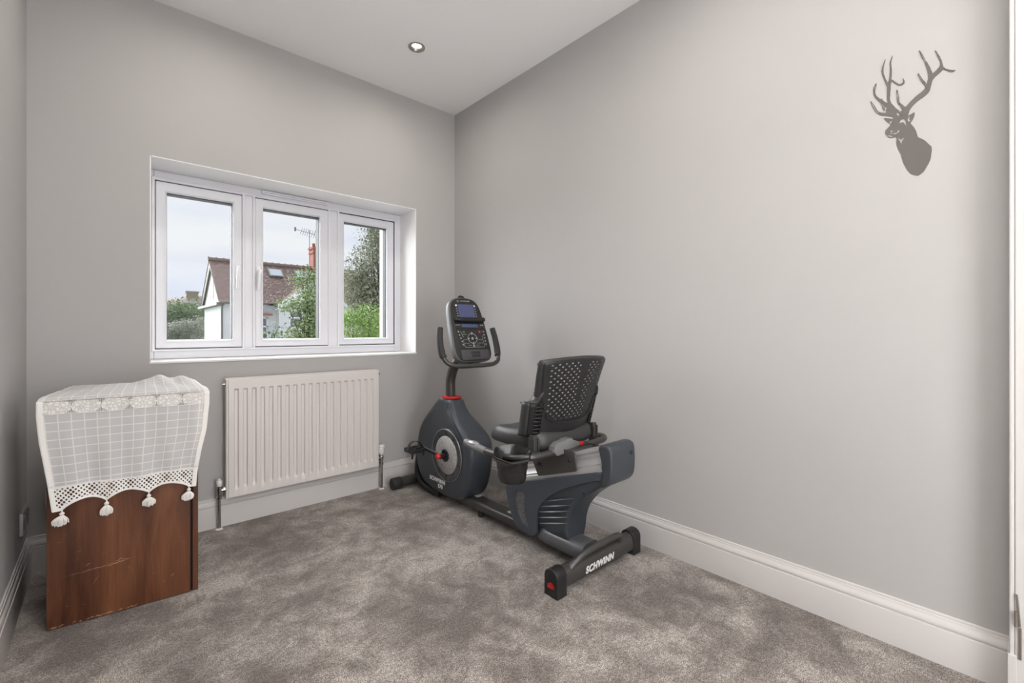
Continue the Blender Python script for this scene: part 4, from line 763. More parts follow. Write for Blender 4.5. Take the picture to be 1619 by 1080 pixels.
# --- cranks and pedals
def crank(sx, ang, xo):
    c = Vector((BX+sx*xo, 2.152, .297)); t_ = Vector((0, math.cos(ang), math.sin(ang))); e = c+t_*.172
    b = MB(); b.tube([(BX+sx*.09, 2.152, .297), tuple(c+Vector((sx*.006, 0, 0)))], .0135, 14, 1)
    b.tube([tuple(c-t_*.012), tuple(c+t_*.05), tuple(c+t_*.12+Vector((sx*.008, 0, 0))), tuple(e+Vector((sx*.010, 0, 0)))], [.015, .0125, .0115, .013], 12, 3, sx=.6)
    o = b.build('crank', M['black'], bk, label='black crank arm')
    b = MB(); b.lathe([(.0165, 0), (.0165, .008), (.013, .016), (.004, .020)], (0, 0, 0), 'x', 20); b.v = [(c.x+sx*(.006+v[0]), c.y+v[1], c.z+v[2]) for v in b.v]; b.build('crank_cap', M['red'], o, label='red crank bolt cap')
    # pedal
    p = e+Vector((sx*.065, 0, -.004)); b = MB()
    for dy in (-.044, .034): b.box(p.x-.042, p.y+dy, p.z-.012, p.x+.042, p.y+dy+.010, p.z+.012)
    for dx in (-.044, -.010, .034): b.box(p.x+dx, p.y-.040, p.z-.010, p.x+dx+.010, p.y+.040, p.z+.010)
    b.box(p.x-.040, p.y-.010, p.z-.011, p.x+.040, p.y+.010, p.z+.011)
    b.box(p.x-.040, p.y-.044, p.z-.040, p.x-.030, p.y-.034, p.z-.008)
    b.box(p.x+.030, p.y-.044, p.z-.030, p.x+.040, p.y-.034, p.z-.008)
    pd = b.build('pedal', M['black'], bk, smooth=0, bevel=.002, fix=False, label='black foot pedal with strap')
    b = MB(); b.tube([tuple(e+Vector((sx*.0, 0, 0))), tuple(p)], .007, 10, 1); b.build('pedal_spindle', M['chrome'], pd)
    # strap hoop over the pedal
    n = 14; rows = []
    for k in range(n+1):
        a = math.pi*k/n; q = Vector((p.x-math.cos(a)*.047, 0, p.z+.004+math.sin(a)*.048)); yy = p.y-.018+.020*math.sin(a)
        rows.append([(q.x, yy-.014, q.z), (q.x, yy+.014, q.z-.004)])
    b = MB(); b.grid(rows); b.build('foot_strap', M['black'], pd, fix=False, solid=.003)
crank(-1, .10, .130); crank(1, math.pi+.10, .130)
# --- base: beam, front bracket, stabilisers
b = MB(); sec = rrect(-.044, .034, .044, .082, .014, 5); n = len(sec)
ys = [1.19, 1.30, 1.7, 2.1, 2.36, 2.45, 2.53, 2.57]; dz = [0, 0, 0, 0, -.004, .004, .010, .012]
b.add([(BX+s[0], y, s[1]+dz[i]) for i, y in enumerate(ys) for s in sec], [(i*n+k, i*n+(k+1) % n, (i+1)*n+(k+1) % n, (i+1)*n+k) for i in range(len(ys)-1) for k in range(n)]+[tuple(range(n)), tuple((len(ys)-1)*n+k for k in range(n))])
fb = b.build('main_beam', M['frame'], bk, smooth=45)
b = MB(); sec = rrect(-.066, .036, .050, .114, .036, 7); n = len(sec); ys = [1.188, 1.21, 1.42, 1.445, 1.460]; sc_ = [1, 1, 1, .92, .66]
b.add([(BX+s[0]*k, y, .04+(s[1]-.04)*k) for y, k in zip(ys, sc_) for s in sec], [(i*n+k, i*n+(k+1) % n, (i+1)*n+(k+1) % n, (i+1)*n+k) for i in range(len(ys)-1) for k in range(n)]+[tuple(range(n)), tuple((len(ys)-1)*n+k for k in range(n))])
b.build('beam_cover', M['cover'], bk, smooth=45, label='rounded grey cover over the rear of the beam')
for y in (1.235, 1.56, 1.95):
    b = MB(); b.lathe([(.007, 0), (.006, .004), (.003, .006)], (0, 0, 0), 'x', 14); b.v = [(BX-.0445-v[0]-(.009 if y < 1.3 else 0), y+v[1], .058+v[2]) for v in b.v]; b.build('bolt', M['black'], fb)
b = MB(); b.lathe([(.016, .0), (.018, .01), (.018, .036)], (BX-.018, 1.92, 0), 'z', 18); b.build('levelling_foot', M['rubber'], fb)
for y0_, y1_, x0_, x1_ in ((1.975, 2.01, .0, .034), (1.66, 1.72, -.012, .036)):
    b = MB(); b.box(BX+x0_, y0_, .0822, BX+x1_, y1_, .0828); b.build('sticker', M['label'], fb, smooth=0, label='small white printed sticker')
b = MB()
for sx in (-1, 1):
    b.tube([(BX+sx*.055, 2.505, .26), (BX+sx*.055, 2.528, .17), (BX+sx*.055, 2.530, .10), (BX+sx*.052, 2.49, .050), (BX+sx*.048, 2.40, .032), (BX+sx*.046, 2.28, .030)], .019, 12, 5, sx=.8)
b.tube([(BX-.055, 2.53, .12), (BX+.055, 2.53, .12)], .018, 10, 1); b.build('front_bracket', M['black'], bk, smooth=45, label='black bent bracket under the housing')
# front stabiliser
b = MB(); b.tube([(1.375, 2.607, .040), (1.665, 2.607, .040)], .030, 24, 1); fs_ = b.build('front_stabiliser', M['frame'], bk, smooth=40, label='dark round front foot tube')
for xa, xb in ((1.318, 1.385), (1.655, 1.722)):
    b = MB(); b.lathe([(.024, 0), (.034, .006), (.036, .012), (.036, xb-xa-.004), (.033, xb-xa)], (0, 0, 0), 'x', 26)
    b.v = [((xa+v[0]) if xa < 1.5 else (xb-v[0]), 2.607+v[1], .038+v[2]) for v in b.v]; b.build('transport_wheel', M['rubber'], fs_, smooth=40, label='black rubber end cap wheel')
b = MB(); b.lathe([(.008, .066), (.008, .078), (.005, .081)], (1.49, 2.600, 0), 'z', 12); b.build('knob', M['black'], fs_)
# rear stabiliser: D-section tube with raised carry handle, wordmark and red-marked end caps
def dsec(w_, z0_, z1_, n=10):
    r_ = w_/2; o = [(-r_, z0_), (r_, z0_)]
    for k in range(n+1): a = math.pi*k/n; o.append((r_*math.cos(a), z1_-r_*.85+math.sin(a)*r_*.85))
    return o
b = MB(); b.slab([(1.163+a, z) for a, z in chaikin([(-.030,.018),(.030,.018),(.031,.055),(.024,.088),(0,.096),(-.024,.088),(-.031,.055)], 2)], 1.285, 1.745, .001, 1, 'x'); rs = b.build('rear_stabiliser', M['frame'], bk, smooth=40, label='dark rear foot tube with a carry handle')
for xa, xb, sgn in ((1.236, 1.292, -1), (1.738, 1.794, 1)):
    b = MB(); b.slab([(1.163+a, z) for a, z in dsec(.068, .0, .104)], xa, xb, .004, 3, 'x'); ec = b.build('end_cap', M['black'], rs, smooth=40, label='black rubber end cap')
    b = MB(); X = xa-.0003 if sgn < 0 else xb+.0003
    for k, (ya, yb_, za, zb) in enumerate(((-.018, .006, .050, .054), (-.016, .014, .040, .047), (-.010, .016, .033, .038), (-.018, -.012, .036, .054))): b.box(min(X, X+sgn*.001), 1.163+ya, za, max(X, X+sgn*.001), 1.163+yb_, zb)
    b.build('cap_mark', M['red'], ec, smooth=0, label='small red moulded mark')
b = MB(); b.tube([(1.325, 1.150, .074), (1.345, 1.146, .088), (1.400, 1.141, .112), (1.47, 1.138, .122), (1.60, 1.138, .122), (1.640, 1.140, .115), (1.652, 1.145, .095), (1.652, 1.150, .074)], [.011, .013, .0145, .0145, .0145, .0145, .013, .012], 14, 5, sx=.9); b.build('carry_handle', M['frame'], rs, smooth=50, label='raised carry handle on the rear foot')
text_mesh('wordmark', 'SCHWINN', .036, M['white'], rs, frame((1.497, 1.1312, .050), (1, 0, 0), (0, 0.02, 1)), bold=.0018, shear=.22, label='white SCHWINN lettering', spacing=1.12)
text_mesh('wordmark', 'SCHWINN', .031, M['white'], hs, frame((BX-.0878, 2.247, .130), (0, -1, 0), (0, .06, 1)), bold=.0012, label='white SCHWINN lettering', spacing=1.15)
text_mesh('model_number', '570', .030, M['white'], hs, frame((BX-.0878, 2.215, .100), (0, -1, 0), (0, .06, 1)), bold=.001, label='white 570 lettering', spacing=1.1)
# --- console mast
b = MB(); b.tube([(BX, 2.235, .56), (BX, 2.240, .66), (BX, 2.236, .72), (BX, 2.205, .785), (BX, 2.150, .835), (BX, 2.105, .875), (BX, 2.090, .92)], [.030, .029, .029, .029, .028, .026, .024], 24, 6); b.build('console_mast', M['frame'], bk, smooth=60, label='curved dark grey console mast')
# --- front U handlebar
HB = [(1.333, 2.070, 1.012), (1.322, 2.056, .950), (1.322, 2.036, .880), (1.338, 2.012, .832), (1.385, 1.996, .812), (1.45, 1.990, .808), (1.515, 1.990, .808), (1.58, 1.990, .808), (1.645, 1.996, .812), (1.692, 2.012, .832), (1.708, 2.036, .880), (1.708, 2.056, .950), (1.697, 2.070, 1.012)]
b = MB(); b.tube(HB[1:-1], .0125, 16, 6); hb = b.build('front_handlebar', M['frame'], bk, smooth=60, label='U-shaped handlebar under the console')
for q in (HB[:4], HB[::-1][:4]):
    b = MB(); b.tube([tuple(Vector(q[0])+(Vector(q[0])-Vector(q[1])).normalized()*.004)]+q[:3]+[tuple((Vector(q[2])+Vector(q[3]))/2)], [.010, .0165, .0175, .019, .017], 16, 5); b.build('foam_grip', M['foam'], hb, smooth=60, label='black foam hand grip')
b = MB(); b.box(BX-.03, 1.99, .797, BX+.03, 2.12, .824); b.build('handlebar_clamp', M['frame'], hb, smooth=0, bevel=.006)
# --- console
CO = Vector((BX, 1.990, .832)); cm = frame(CO, (1, 0, 0), (0, .126, .357))
co_root = MB(); OUT = chaikin([(-.088, -.004), (.088, -.004), (.122, .022), (.128, .07), (.122, .19), (.112, .30), (.098, .352), (.062, .378), (0, .385), (-.062, .378), (-.098, .352), (-.112, .30), (-.122, .19), (-.128, .07), (-.122, .022)], 2)
co_root.slab(OUT, -.040, .0, .009, 5, 'z'); con = co_root.build('console', M['grey3'] if 'grey3' in M else M['grey'], bk, smooth=50, xf=cm, label='tilted display console')
def cs(b, name, m, par=con, sm=35, label=None, bevel=0): return b.build(name, m, par, smooth=sm, xf=cm, label=label, bevel=bevel)
b = MB(); b.slab([(x*.86, .19+(y-.19)*.9) for x, y in OUT], -.068, -.036, .02, 4, 'z'); cs(b, 'back_shell', M['silver'], label='grey rear shell of the console')
b = MB(); b.slab([(x*.955, .188+(y-.19)*.965) for x, y in OUT], -.004, .0035, .002, 2, 'z'); cs(b, 'faceplate', M['face'] if 'face' in M else M['black'])
b = MB(); b.slab(rrect(-.066, .252, .072, .342, .005), .003, .0050, .001, 2, 'z'); bz = cs(b, 'display_bezel', M['keys'])
b = MB(); b.slab(rrect(-.052, .258, .058, .336, .003), .0048, .0058, .0003, 1, 'z'); cs(b, 'display', M['lcd'], label='blue main display')
b = MB()
for k in range(5):
    for x in (-.0615, .0665): b.box(x-.0035, .265+k*.0145, .0049, x+.0035, .2675+k*.0145, .0053)
b.box(-.066, .325, .0049, -.056, .334, .0053); b.box(.061, .325, .0049, .071, .334, .0053); cs(b, 'display_marks', M['white2'] if 'white2' in M else M['white'], bz, 0)
b = MB(); b.slab([(x, y) for x, y in chaikin([(-.094, .226), (.104, .226), (.108, .240), (.104, .252), (.05, .247), (-.05, .247), (-.094, .252)], 1)], .002, .030, .004, 3, 'z'); cs(b, 'book_rest', M['black'], label='black reading ledge')
b = MB(); b.slab(rrect(-.096, .192, .106, .224, .004), .003, .0050, .001, 2, 'z'); bz2 = cs(b, 'lower_bezel', M['keys'])
b = MB(); b.slab(rrect(-.052, .198, .062, .218, .002), .0048, .0058, .0003, 1, 'z'); cs(b, 'lower_display', M['lcd'], bz2, label='narrow blue lower display')
b = MB(); b.box(-.092, .2105, .0050, -.058, .2125, .0055); b.box(.078, .2105, .0050, .102, .2125, .0055); cs(b, 'bezel_print', M['white'], bz2, 0)
kp = MB(); kp.slab(rrect(-.094, .078, .104, .184, .006), .003, .0046, .001, 2, 'z'); kp = cs(kp, 'keypad', M['keys'], label='black keypad with white key outlines')
def btn(x, y, r_, m, nm='button', lab=None, n=18):
    b = MB(); b.lathe([(r_, .0045), (r_, .0060), (r_*.8, .0068)], (x, y, 0), 'z', n); return cs(b, nm, m, kp, 30, lab)
for k in range(5): btn(-.082+.004*k, .172-.019*k, .0048, M['white3'] if 'white3' in M else M['silver']); btn(.093-.0*k, .172-.019*k, .0048, M['silver'])
btn(-.045, .170, .0062, M['green'], lab='green start button'); btn(.064, .170, .0068, M['red'], lab='red stop button'); btn(.006, .132, .0075, M['silver']); 
for dx, dy in ((0, .026), (0, -.026), (-.026, 0), (.026, 0)): btn(.006+dx, .132+dy, .0048, M['silver'])
btn(.006, .088, .006, M['silver'])
b = MB()
def line(P, r_=.0007, z=.0052): b.tube([(x, y, z) for x, y in P], r_, 5, 1)
dm = [(.006, .168), (.030, .150), (.040, .132), (.030, .114), (.006, .096), (-.018, .114), (-.028, .132), (-.018, .150), (.006, .168)]
line(dm, .0009); line([(-.034, .124), (-.060, .124), (-.060, .108)]); line([(-.020, .104), (-.060, .104), (-.056, .084), (-.050, .080), (.075, .080), (.080, .086), (.080, .104), (.034, .104)]); line([(.044, .124), (.078, .124), (.078, .108)])
line([(-.055, .156), (-.030, .156)]); line([(-.070, .172), (-.062, .166), (-.056, .140)]); line([(.084, .150), (.078, .136), (.078, .126)]); line([(-.030, .092), (-.010, .092)]); line([(.022, .092), (.044, .092)])
cs(b, 'keypad_lines', M['white'], kp, 40)
b = MB(); b.slab(rrect(-.088, .010, .100, .066, .006), .003, .0046, .001, 2, 'z'); lp = cs(b, 'lower_panel', M['grey4'] if 'grey4' in M else M['black'])
b = MB(); b.slab(rrect(-.022, .024, .036, .038, .003), .0044, .0054, .0003, 1, 'z'); b.slab(rrect(-.024, .042, .038, .056, .003), .0044, .0054, .0003, 1, 'z'); cs(b, 'speaker_vent', M['rubber'], lp, 30)
cw = cm @ Matrix.Translation((0, 0, .0044))
ring = MB(); ring.tube([(-.040+.0065*math.cos(2*math.pi*k/20), .357+.0065*math.sin(2*math.pi*k/20), .0042) for k in range(21)], .0008, 6, 1); cs(ring, 'emblem', M['silver'], con, 40, 'small round emblem')
text_mesh('wordmark', 'SCHWINN', .0125, M['silver'], con, cm @ Matrix.Translation((.008, .3565, .0044)), bold=.0004, label='small silver SCHWINN lettering', spacing=1.15, depth=.0003)
b = MB(); b.slab(chaikin([(-.020, -.012), (.032, -.012), (.030, .006), (.010, .012), (-.010, .010)], 2), -.035, -.005, .004, 3, 'z'); b.v = [(v[0]-.012, v[1]+.386, v[2]) for v in b.v]; cs(b, 'top_clip', M['black'])
# --- seat pedestal shroud
def poly_ch(P, n=2): return chaikin(P, n)
base = [(1.062,.452),(1.245,.392),(1.431,.332),(1.655,.262),(1.640,.20),(1.600,.100),(1.556,.070),(1.444,.058),(1.262,.066),(1.268,.110),(1.270,.161),(1.252,.230),(1.205,.292),(1.150,.338),(1.082,.386),(1.055,.42)]
b = MB(); b.slab(poly_ch(base, 2), BX-.073, BX+.073, .016, 5, 'x', lambda z: lerp(.60, 1, smst(.075, .15, z))); sh = b.build('seat_pedestal', M['navy'], bk, smooth=50, label='dark blue-grey pedestal shroud with louvres')
tr_ = [(1.064,.452),(1.245,.392),(1.431,.332),(1.658,.262),(1.643,.20),(1.603,.100),(1.556,.066),(1.446,.058),(1.446,.161),(1.431,.203),(1.394,.247),(1.332,.297),(1.238,.349),(1.129,.396),(1.064,.416)]
for sx in (-1, 1):
    b = MB(); b.slab(poly_ch(tr_, 1), BX+(.058 if sx > 0 else -.079), BX+(.079 if sx > 0 else -.058), .004, 3, 'x'); tp_ = b.build('shroud_trim', M['navy2'], sh, smooth=50, label='raised blue-grey side trim')
    q = MB(); hole = chaikin([(1.590,.235),(1.514,.254),(1.520,.185),(1.506,.120),(1.482,.098),(1.556,.110)], 1); q.slab(hole, *((BX-.10, BX-.0735) if sx < 0 else (BX+.0735, BX+.10)), .0001, 1, 'x'); cut(tp_, q); smooth_angle(tp_.data, 40)
    b = MB(); b.slab([(y, z) for y, z in hole], BX+sx*.0742-.0004, BX+sx*.0742+.0004, .0001, 1, 'x'); b.build('mesh_grille', M['mesh'] if 'mesh' in M else M['black'], tp_, smooth=0, label='black mesh grille')
    for k, (ya, za, yb_, zb) in enumerate(() if sx > 0 else ((1.398,.243,1.221,.303),(1.419,.212,1.234,.272),(1.427,.186,1.248,.242),(1.429,.160,1.255,.215),(1.423,.136,1.259,.188))):
        X = BX+sx*.073; n = 10; vs = []
        for i in range(n+1):
            t_ = i/n; y = lerp(ya, yb_, t_); z = lerp(za, zb, t_); h_ = .0042*math.sin(math.pi*min(1, (t_*.92+.06)))**.5; dpt = .0055*math.sin(math.pi*(t_*.94+.03))**.4
            vs += [(X, y, z+h_*.9), (X+sx*dpt, y, z-h_*.25), (X+sx*dpt*.9, y, z-h_*.55), (X, y, z-h_*.9)]
        b = MB(); b.add(vs, [(4*i+j, 4*i+j+1, 4*i+5+j, 4*i+4+j) for i in range(n) for j in range(3)]); b.build('louvre', M['navy3'], sh, smooth=25) if 'navy3' in M else b.build('louvre', M['navy2'], sh, smooth=25)
b = MB(); b.slab(chaikin([(1.100,.553),(1.034,.556),(1.028,.50),(1.030,.43),(1.046,.402),(1.080,.380),(1.085,.42),(1.072,.45),(1.084,.50)], 2), BX-.083, BX+.083, .010, 5, 'x'); rc = b.build('rear_cap', M['navy'], bk, smooth=50, label='dark end cap of the seat rail')
b = MB(); b.lathe([(.0075, 0), (.0075, .003)], (0, 0, 0), 'y', 16); b.v = [(BX+.052+v[0], 1.0268+v[1], .512+v[2]) for v in b.v]; b.build('screw_hole', M['rubber'], rc, smooth=30)
b = MB(); b.lathe([(.006, 0), (.006, .003)], (0, 0, 0), 'x', 14); b.v = [(BX-.0735-v[0]+.002, 1.172+v[1], .335+v[2]) for v in b.v]; b.build('screw_hole', M['rubber'], sh, smooth=30)
# --- aluminium seat rail
sl = Vector((0, 1.075-1.640, .455-.266)).normalized(); nrm = Vector((0, -sl.z, sl.y)); nrm = nrm if nrm.z > 0 else -nrm
P0 = Vector((BX, 1.655, .262)); P1 = P0+sl*.60
sec = [(-.066,-.01),(.066,-.01),(.066,.012),(.060,.016),(.060,.020),(.064,.022),(.056,.030),(.050,.045),(.054,.056),(.050,.066),(.060,.072),(.060,.080),(.054,.084),(-.054,.084),(-.060,.080),(-.060,.072),(-.050,.066),(-.054,.056),(-.050,.045),(-.056,.030),(-.064,.022),(-.060,.020),(-.060,.016),(-.066,.012)]
n = len(sec); b = MB(); b.add([(P.x+s[0], (P+nrm*s[1]).y, (P+nrm*s[1]).z) for P in (P0, P1) for s in sec], [(k, (k+1) % n, n+(k+1) % n, n+k) for k in range(n)]+[tuple(range(n)), tuple(range(n, 2*n))]); b.build('seat_rail', M['alu'], bk, smooth=0, bevel=.0015, label='bright aluminium seat rail')
# --- seat carriage
b = MB(); b.slab([(1.468,.432),(1.462,.420),(1.424,.356),(1.416,.352),(1.204,.421),(1.197,.427),(1.210,.495),(1.218,.502),(1.30,.500),(1.455,.478)], BX-.086, BX-.079, .002, 2, 'x'); ca = b.build('seat_carriage', M['frame'], bk, smooth=40, label='dark steel seat carriage plate')
b = MB(); b.slab([(1.468,.432),(1.462,.420),(1.424,.356),(1.416,.352),(1.204,.421),(1.197,.427),(1.210,.495),(1.218,.502),(1.30,.500),(1.455,.478)], BX+.079, BX+.086, .002, 2, 'x'); b.build('carriage_plate', M['frame'], ca, smooth=40)
b = MB(); b.box(BX-.083, 1.24, .484, BX+.083, 1.50, .497); b.build('carriage_deck', M['frame'], ca, smooth=0, bevel=.003)
for y, z in ((1.415, .405), (1.235, .462)):
    b = MB(); b.lathe([(.0085, 0), (.0085, .004), (.006, .007)], (0, 0, 0), 'x', 12); b.v = [(BX-.086-v[0], y+v[1], z+v[2]) for v in b.v]; b.build('bolt', M['black'], ca)
# --- cushion
b = MB(); rows = []; na = 64
def sup(a, ax_, ay_, e=.42):
    c, s = math.cos(a), math.sin(a); return (ax_*math.copysign(abs(c)**e, c), ay_*math.copysign(abs(s)**e, s))
cyc, cxw, cyw = 1.500, .203, .198; lay = [(.80, .492), (.93, .494), (.985, .505), (1.0, .522), (.985, .540), (.93, .552), (.84, .558), (.70, .560), (.5, .558), (.25, .556), (.01, .555)]
for f_, z in lay:
    r_ = []
    for k in range(na):
        x, y = sup(2*math.pi*k/na, cxw*f_, cyw*f_); fy = (y/cyw); wn_ = 1-.14*smst(.1, 1, fy)
        zz = z-.030*smst(.35, 1.15, fy)*(.6 if z < .52 else 1)+(.012*(x/cxw)**2 if z > .54 else 0)+.012*smst(-.3, -1, fy)*0 + (.012 if fy < -.4 else .012*smst(.2, -.4, fy))*(z > .53)
        r_.append((BX+x*wn_, cyc+y, zz))
    rows.append(r_)
vs = [p for r_ in rows for p in r_]; b.add(vs, [(i*na+k, i*na+(k+1) % na, (i+1)*na+(k+1) % na, (i+1)*na+k) for i in range(len(rows)-1) for k in range(na)]+[tuple(range(na)), tuple((len(rows)-1)*na+k for k in range(na))])
b.build('seat_cushion', M['vinyl'], bk, smooth=60, label='black padded seat cushion')
b = MB(); b.slab(rrect(BX-.15, 1.35, BX+.15, 1.60, .03), .482, .496, .003, 2, 'z'); b.build('seat_pan', M['black'], bk, smooth=30)
# --- side arm loop
AX = .285; LP = [(BX-AX, 1.670, .484), (BX-AX, 1.60, .477), (BX-AX, 1.50, .474), (BX-AX, 1.40, .476), (BX-AX+.012, 1.335, .484), (BX-AX+.06, 1.300, .488), (BX-.12, 1.292, .488), (BX, 1.292, .488), (BX+.12, 1.292, .488), (BX+AX-.06, 1.300, .488), (BX+AX-.012, 1.335, .488), (BX+AX, 1.40, .482), (BX+AX, 1.50, .478), (BX+AX, 1.60, .477), (BX+AX, 1.670, .484)]
b = MB(); b.tube(LP, .0145, 18, 6); al = b.build('side_arm_loop', M['frame'], bk, smooth=60, label='dark tubular arm loop round the seat')
for s_ in (-1, 1):
    b = MB(); b.tube([(BX+s_*AX, 1.700, .488), (BX+s_*AX, 1.690, .487), (BX+s_*AX, 1.65, .482), (BX+s_*AX, 1.60, .477), (BX+s_*AX, 1.545, .474)], [.008, .0165, .018, .0185, .0155], 18, 5); gp = b.build('side_grip', M['grey'], al, smooth=60, label='grey side hand grip')
    b = MB(); b.ball((BX+s_*AX, 1.635, .492), (.0165, .040, .011), 20); b.build('pulse_pad', M['silver'], gp, smooth=60, label='silver pulse sensor pad')
b = MB(); b.slab([(1.372,.497),(1.378,.518),(1.402,.531),(1.440,.534),(1.446,.540),(1.482,.540),(1.492,.530),(1.534,.516),(1.534,.500),(1.470,.492),(1.462,.484),(1.392,.478)], 1.268, 1.306, .003, 3, 'y'); b.build('latch_cover', M['grey'], al, smooth=40, label='grey plastic latch cover on the loop')
b = MB(); b.slab(rrect(1.535, .500, 1.560, .514, .003), 1.268, 1.284, .002, 2, 'y'); b.build('latch_button', M['red'], al, smooth=30, label='red release button')
b = MB(); b.box(BX-.06, 1.30, .476, BX+.06, 1.42, .486); b.build('loop_bracket', M['frame'], al, smooth=0, bevel=.003)
# --- cup holder
cx_, cy_ = 1.212, 1.352; b = MB(); n = 48; rows = []
def hexr(a, r_, k): return r_*((1-k)+k*1.06*math.cos(math.pi/6)/math.cos(((a+.35) % (math.pi/3))-math.pi/6))
for r_, z, k in ((.034, .392, 0), (.050, .396, 0), (.056, .410, .1), (.059, .445, .1), (.061, .447, .1), (.064, .480, .3), (.074, .500, 1), (.080, .506, 1), (.080, .512, 1), (.076, .513, 1), (.070, .500, .9), (.060, .478, .2), (.056, .44, .1), (.052, .402, 0), (.02, .400, 0)):
    rows.append([(cx_+hexr(2*math.pi*i/n, r_, k)*math.cos(2*math.pi*i/n)*.97, cy_+hexr(2*math.pi*i/n, r_, k)*math.sin(2*math.pi*i/n)*1.08, z+(.20*r_*(.667*math.cos(2*math.pi*i/n)+.745*math.sin(2*math.pi*i/n))-.004 if r_ > .063 and z > .47 or z > .49 else 0)) for i in range(n)])
b.add([p for r_ in rows for p in r_], [(i*n+k, i*n+(k+1) % n, (i+1)*n+(k+1) % n, (i+1)*n+k) for i in range(len(rows)-1) for k in range(n)]+[tuple(range(n)), tuple((len(rows)-1)*n+k for k in range(n))])
b.build('cup_holder', M['cup'] if 'cup' in M else M['black'], bk, smooth=30, label='black open cup holder')
# --- backrest
bm_ = MB(); c_w, c_h = .0172, .0128
def by(z): return lerp(1.345, 1.262, (z-.55)/.334)                 # rear surface line, leaning back towards the top
def bhw(z): return lerp(.181, .208, smst(.66, .884, z)) if z > .69 else lerp(.172, .181, smst(.55, .69, z))
def bp_(x, z, off=0):
    s_ = x/bhw(z); return (BX+x, by(z)-.030*(1-s_*s_)+.012*abs(s_)**6+off, z-.006*s_*s_*smst(.8, .88, z)*2.0)
def cell(b, fn, x0, x1, z0, z1, r=0):
    xm, zm = (x0+x1)/2, (z0+z1)/2; cs_ = [(x0, z0), (xm, z0), (x1, z0), (x1, zm), (x1, z1), (xm, z1), (x0, z1), (x0, zm)]
    if not r: b.add([fn(*cs_[i]) for i in (0, 2, 4, 6)], [(0, 1, 2, 3)]); return
    rx, rz = (x1-x0)/2*r[0], (z1-z0)/2*r[1]
    inn = [(xm+rx*math.cos(R(225+45*k)), zm+rz*math.sin(R(225+45*k))) for k in range(8)]
    b.add([fn(*p) for p in cs_]+[fn(*p) for p in inn], [(k, (k+1) % 8, 8+(k+1) % 8, 8+k) for k in range(8)])
NX, NZ = 24, 26; zb0, zt0 = .555, .884
for j in range(NZ):
    za, zb_ = lerp(zb0, zt0, j/NZ), lerp(zb0, zt0, (j+1)/NZ); zm = (za+zb_)/2
    for i in range(NX):
        ua, ub = -1+2*i/NX, -1+2*(i+1)/NX; um = (ua+ub)/2
        holed = (i+j) % 2 == 0 and abs(um) < .84 and zm > .618+.028*um**2*0 and zm < .872 and not (zm < .64 and abs(um) > .66) and not (zm > .80 and abs(um-.1) < .12) and not (zm > .70 and abs(um-.08) < .07)
        fn = lambda u, z: bp_(u*bhw(z), z)
        cell(bm_, fn, ua, ub, za, zb_, (.62, .58) if holed else 0)
bmw = bm_.build('back_shell', M['black2'] if 'black2' in M else M['black'], bk, smooth=60, fix=False, solid=.002, label='black perforated backrest shell')
me = bmw.data; q = bmesh.new(); q.from_mesh(me); bmesh.ops.remove_doubles(q, verts=q.verts, dist=.0002); q.to_mesh(me); q.free()
# rims: flanges turned forward at the sides and over the top
nseg = 30
for s_ in (-1, 1):
    b = MB(); rows = []
    for k in range(nseg+1):
        z = lerp(.668, .884, k/nseg); w_ = bhw(z); y = bp_(s_*w_, z)[1]; zz = bp_(s_*w_, z)[2]; dpt = lerp(.034, .020, smst(.66, .86, z))
        rows.append([(BX+s_*(w_-.012), y-.0005, zz), (BX+s_*(w_-.003), y-.003, zz), (BX+s_*(w_+.002), y+.004, zz), (BX+s_*(w_+.004), y+dpt*.6, zz), (BX+s_*(w_+.001), y+dpt, zz), (BX+s_*(w_-.006), y+dpt, zz)])
    b.grid(rows); b.build('side_flange', M['vinyl'], bmw, fix=False, solid=.004, smooth=60)
b = MB(); P = [bp_(lerp(-1, 1, k/40)*bhw(.884), .884) for k in range(41)]; P = [(x, y+.008, z+.002) for x, y, z in P]
b.tube([(P[0][0], P[0][1]+.018, P[0][2]-.012)]+P+[(P[-1][0], P[-1][1]+.018, P[-1][2]-.012)], [.006]+[.0085]*41+[.006], 12, 1, sx=.75); b.build('top_rim', M['vinyl'], bmw, smooth=60)
# padded front of the back
b = MB(); rows = []
for j in range(13):
    z = lerp(.60, .875, j/12); rows.append([(lambda p: (p[0], p[1], p[2]))(bp_(lerp(-.97, .97, i/16)*bhw(z), z, .030)) for i in range(17)])
b.grid(rows); b.build('lumbar_web', M['webmat'], bmw, fix=False, solid=0) if 'webmat' in M else None
# smooth lower lip with a curved edge
b = MB(); b.tube([bp_(-.150, .655, -.004), bp_(-.142, .632, -.0045), bp_(-.11, .616, -.0045), bp_(-.05, .607, -.0045), bp_(0, .606, -.0045), bp_(.05, .607, -.0045), bp_(.11, .616, -.0045), bp_(.142, .632, -.0045), bp_(.150, .655, -.004), bp_(.160, .70, -.004)], .0035, 8, 4); b.build('lip', M['black'], bmw, smooth=60)
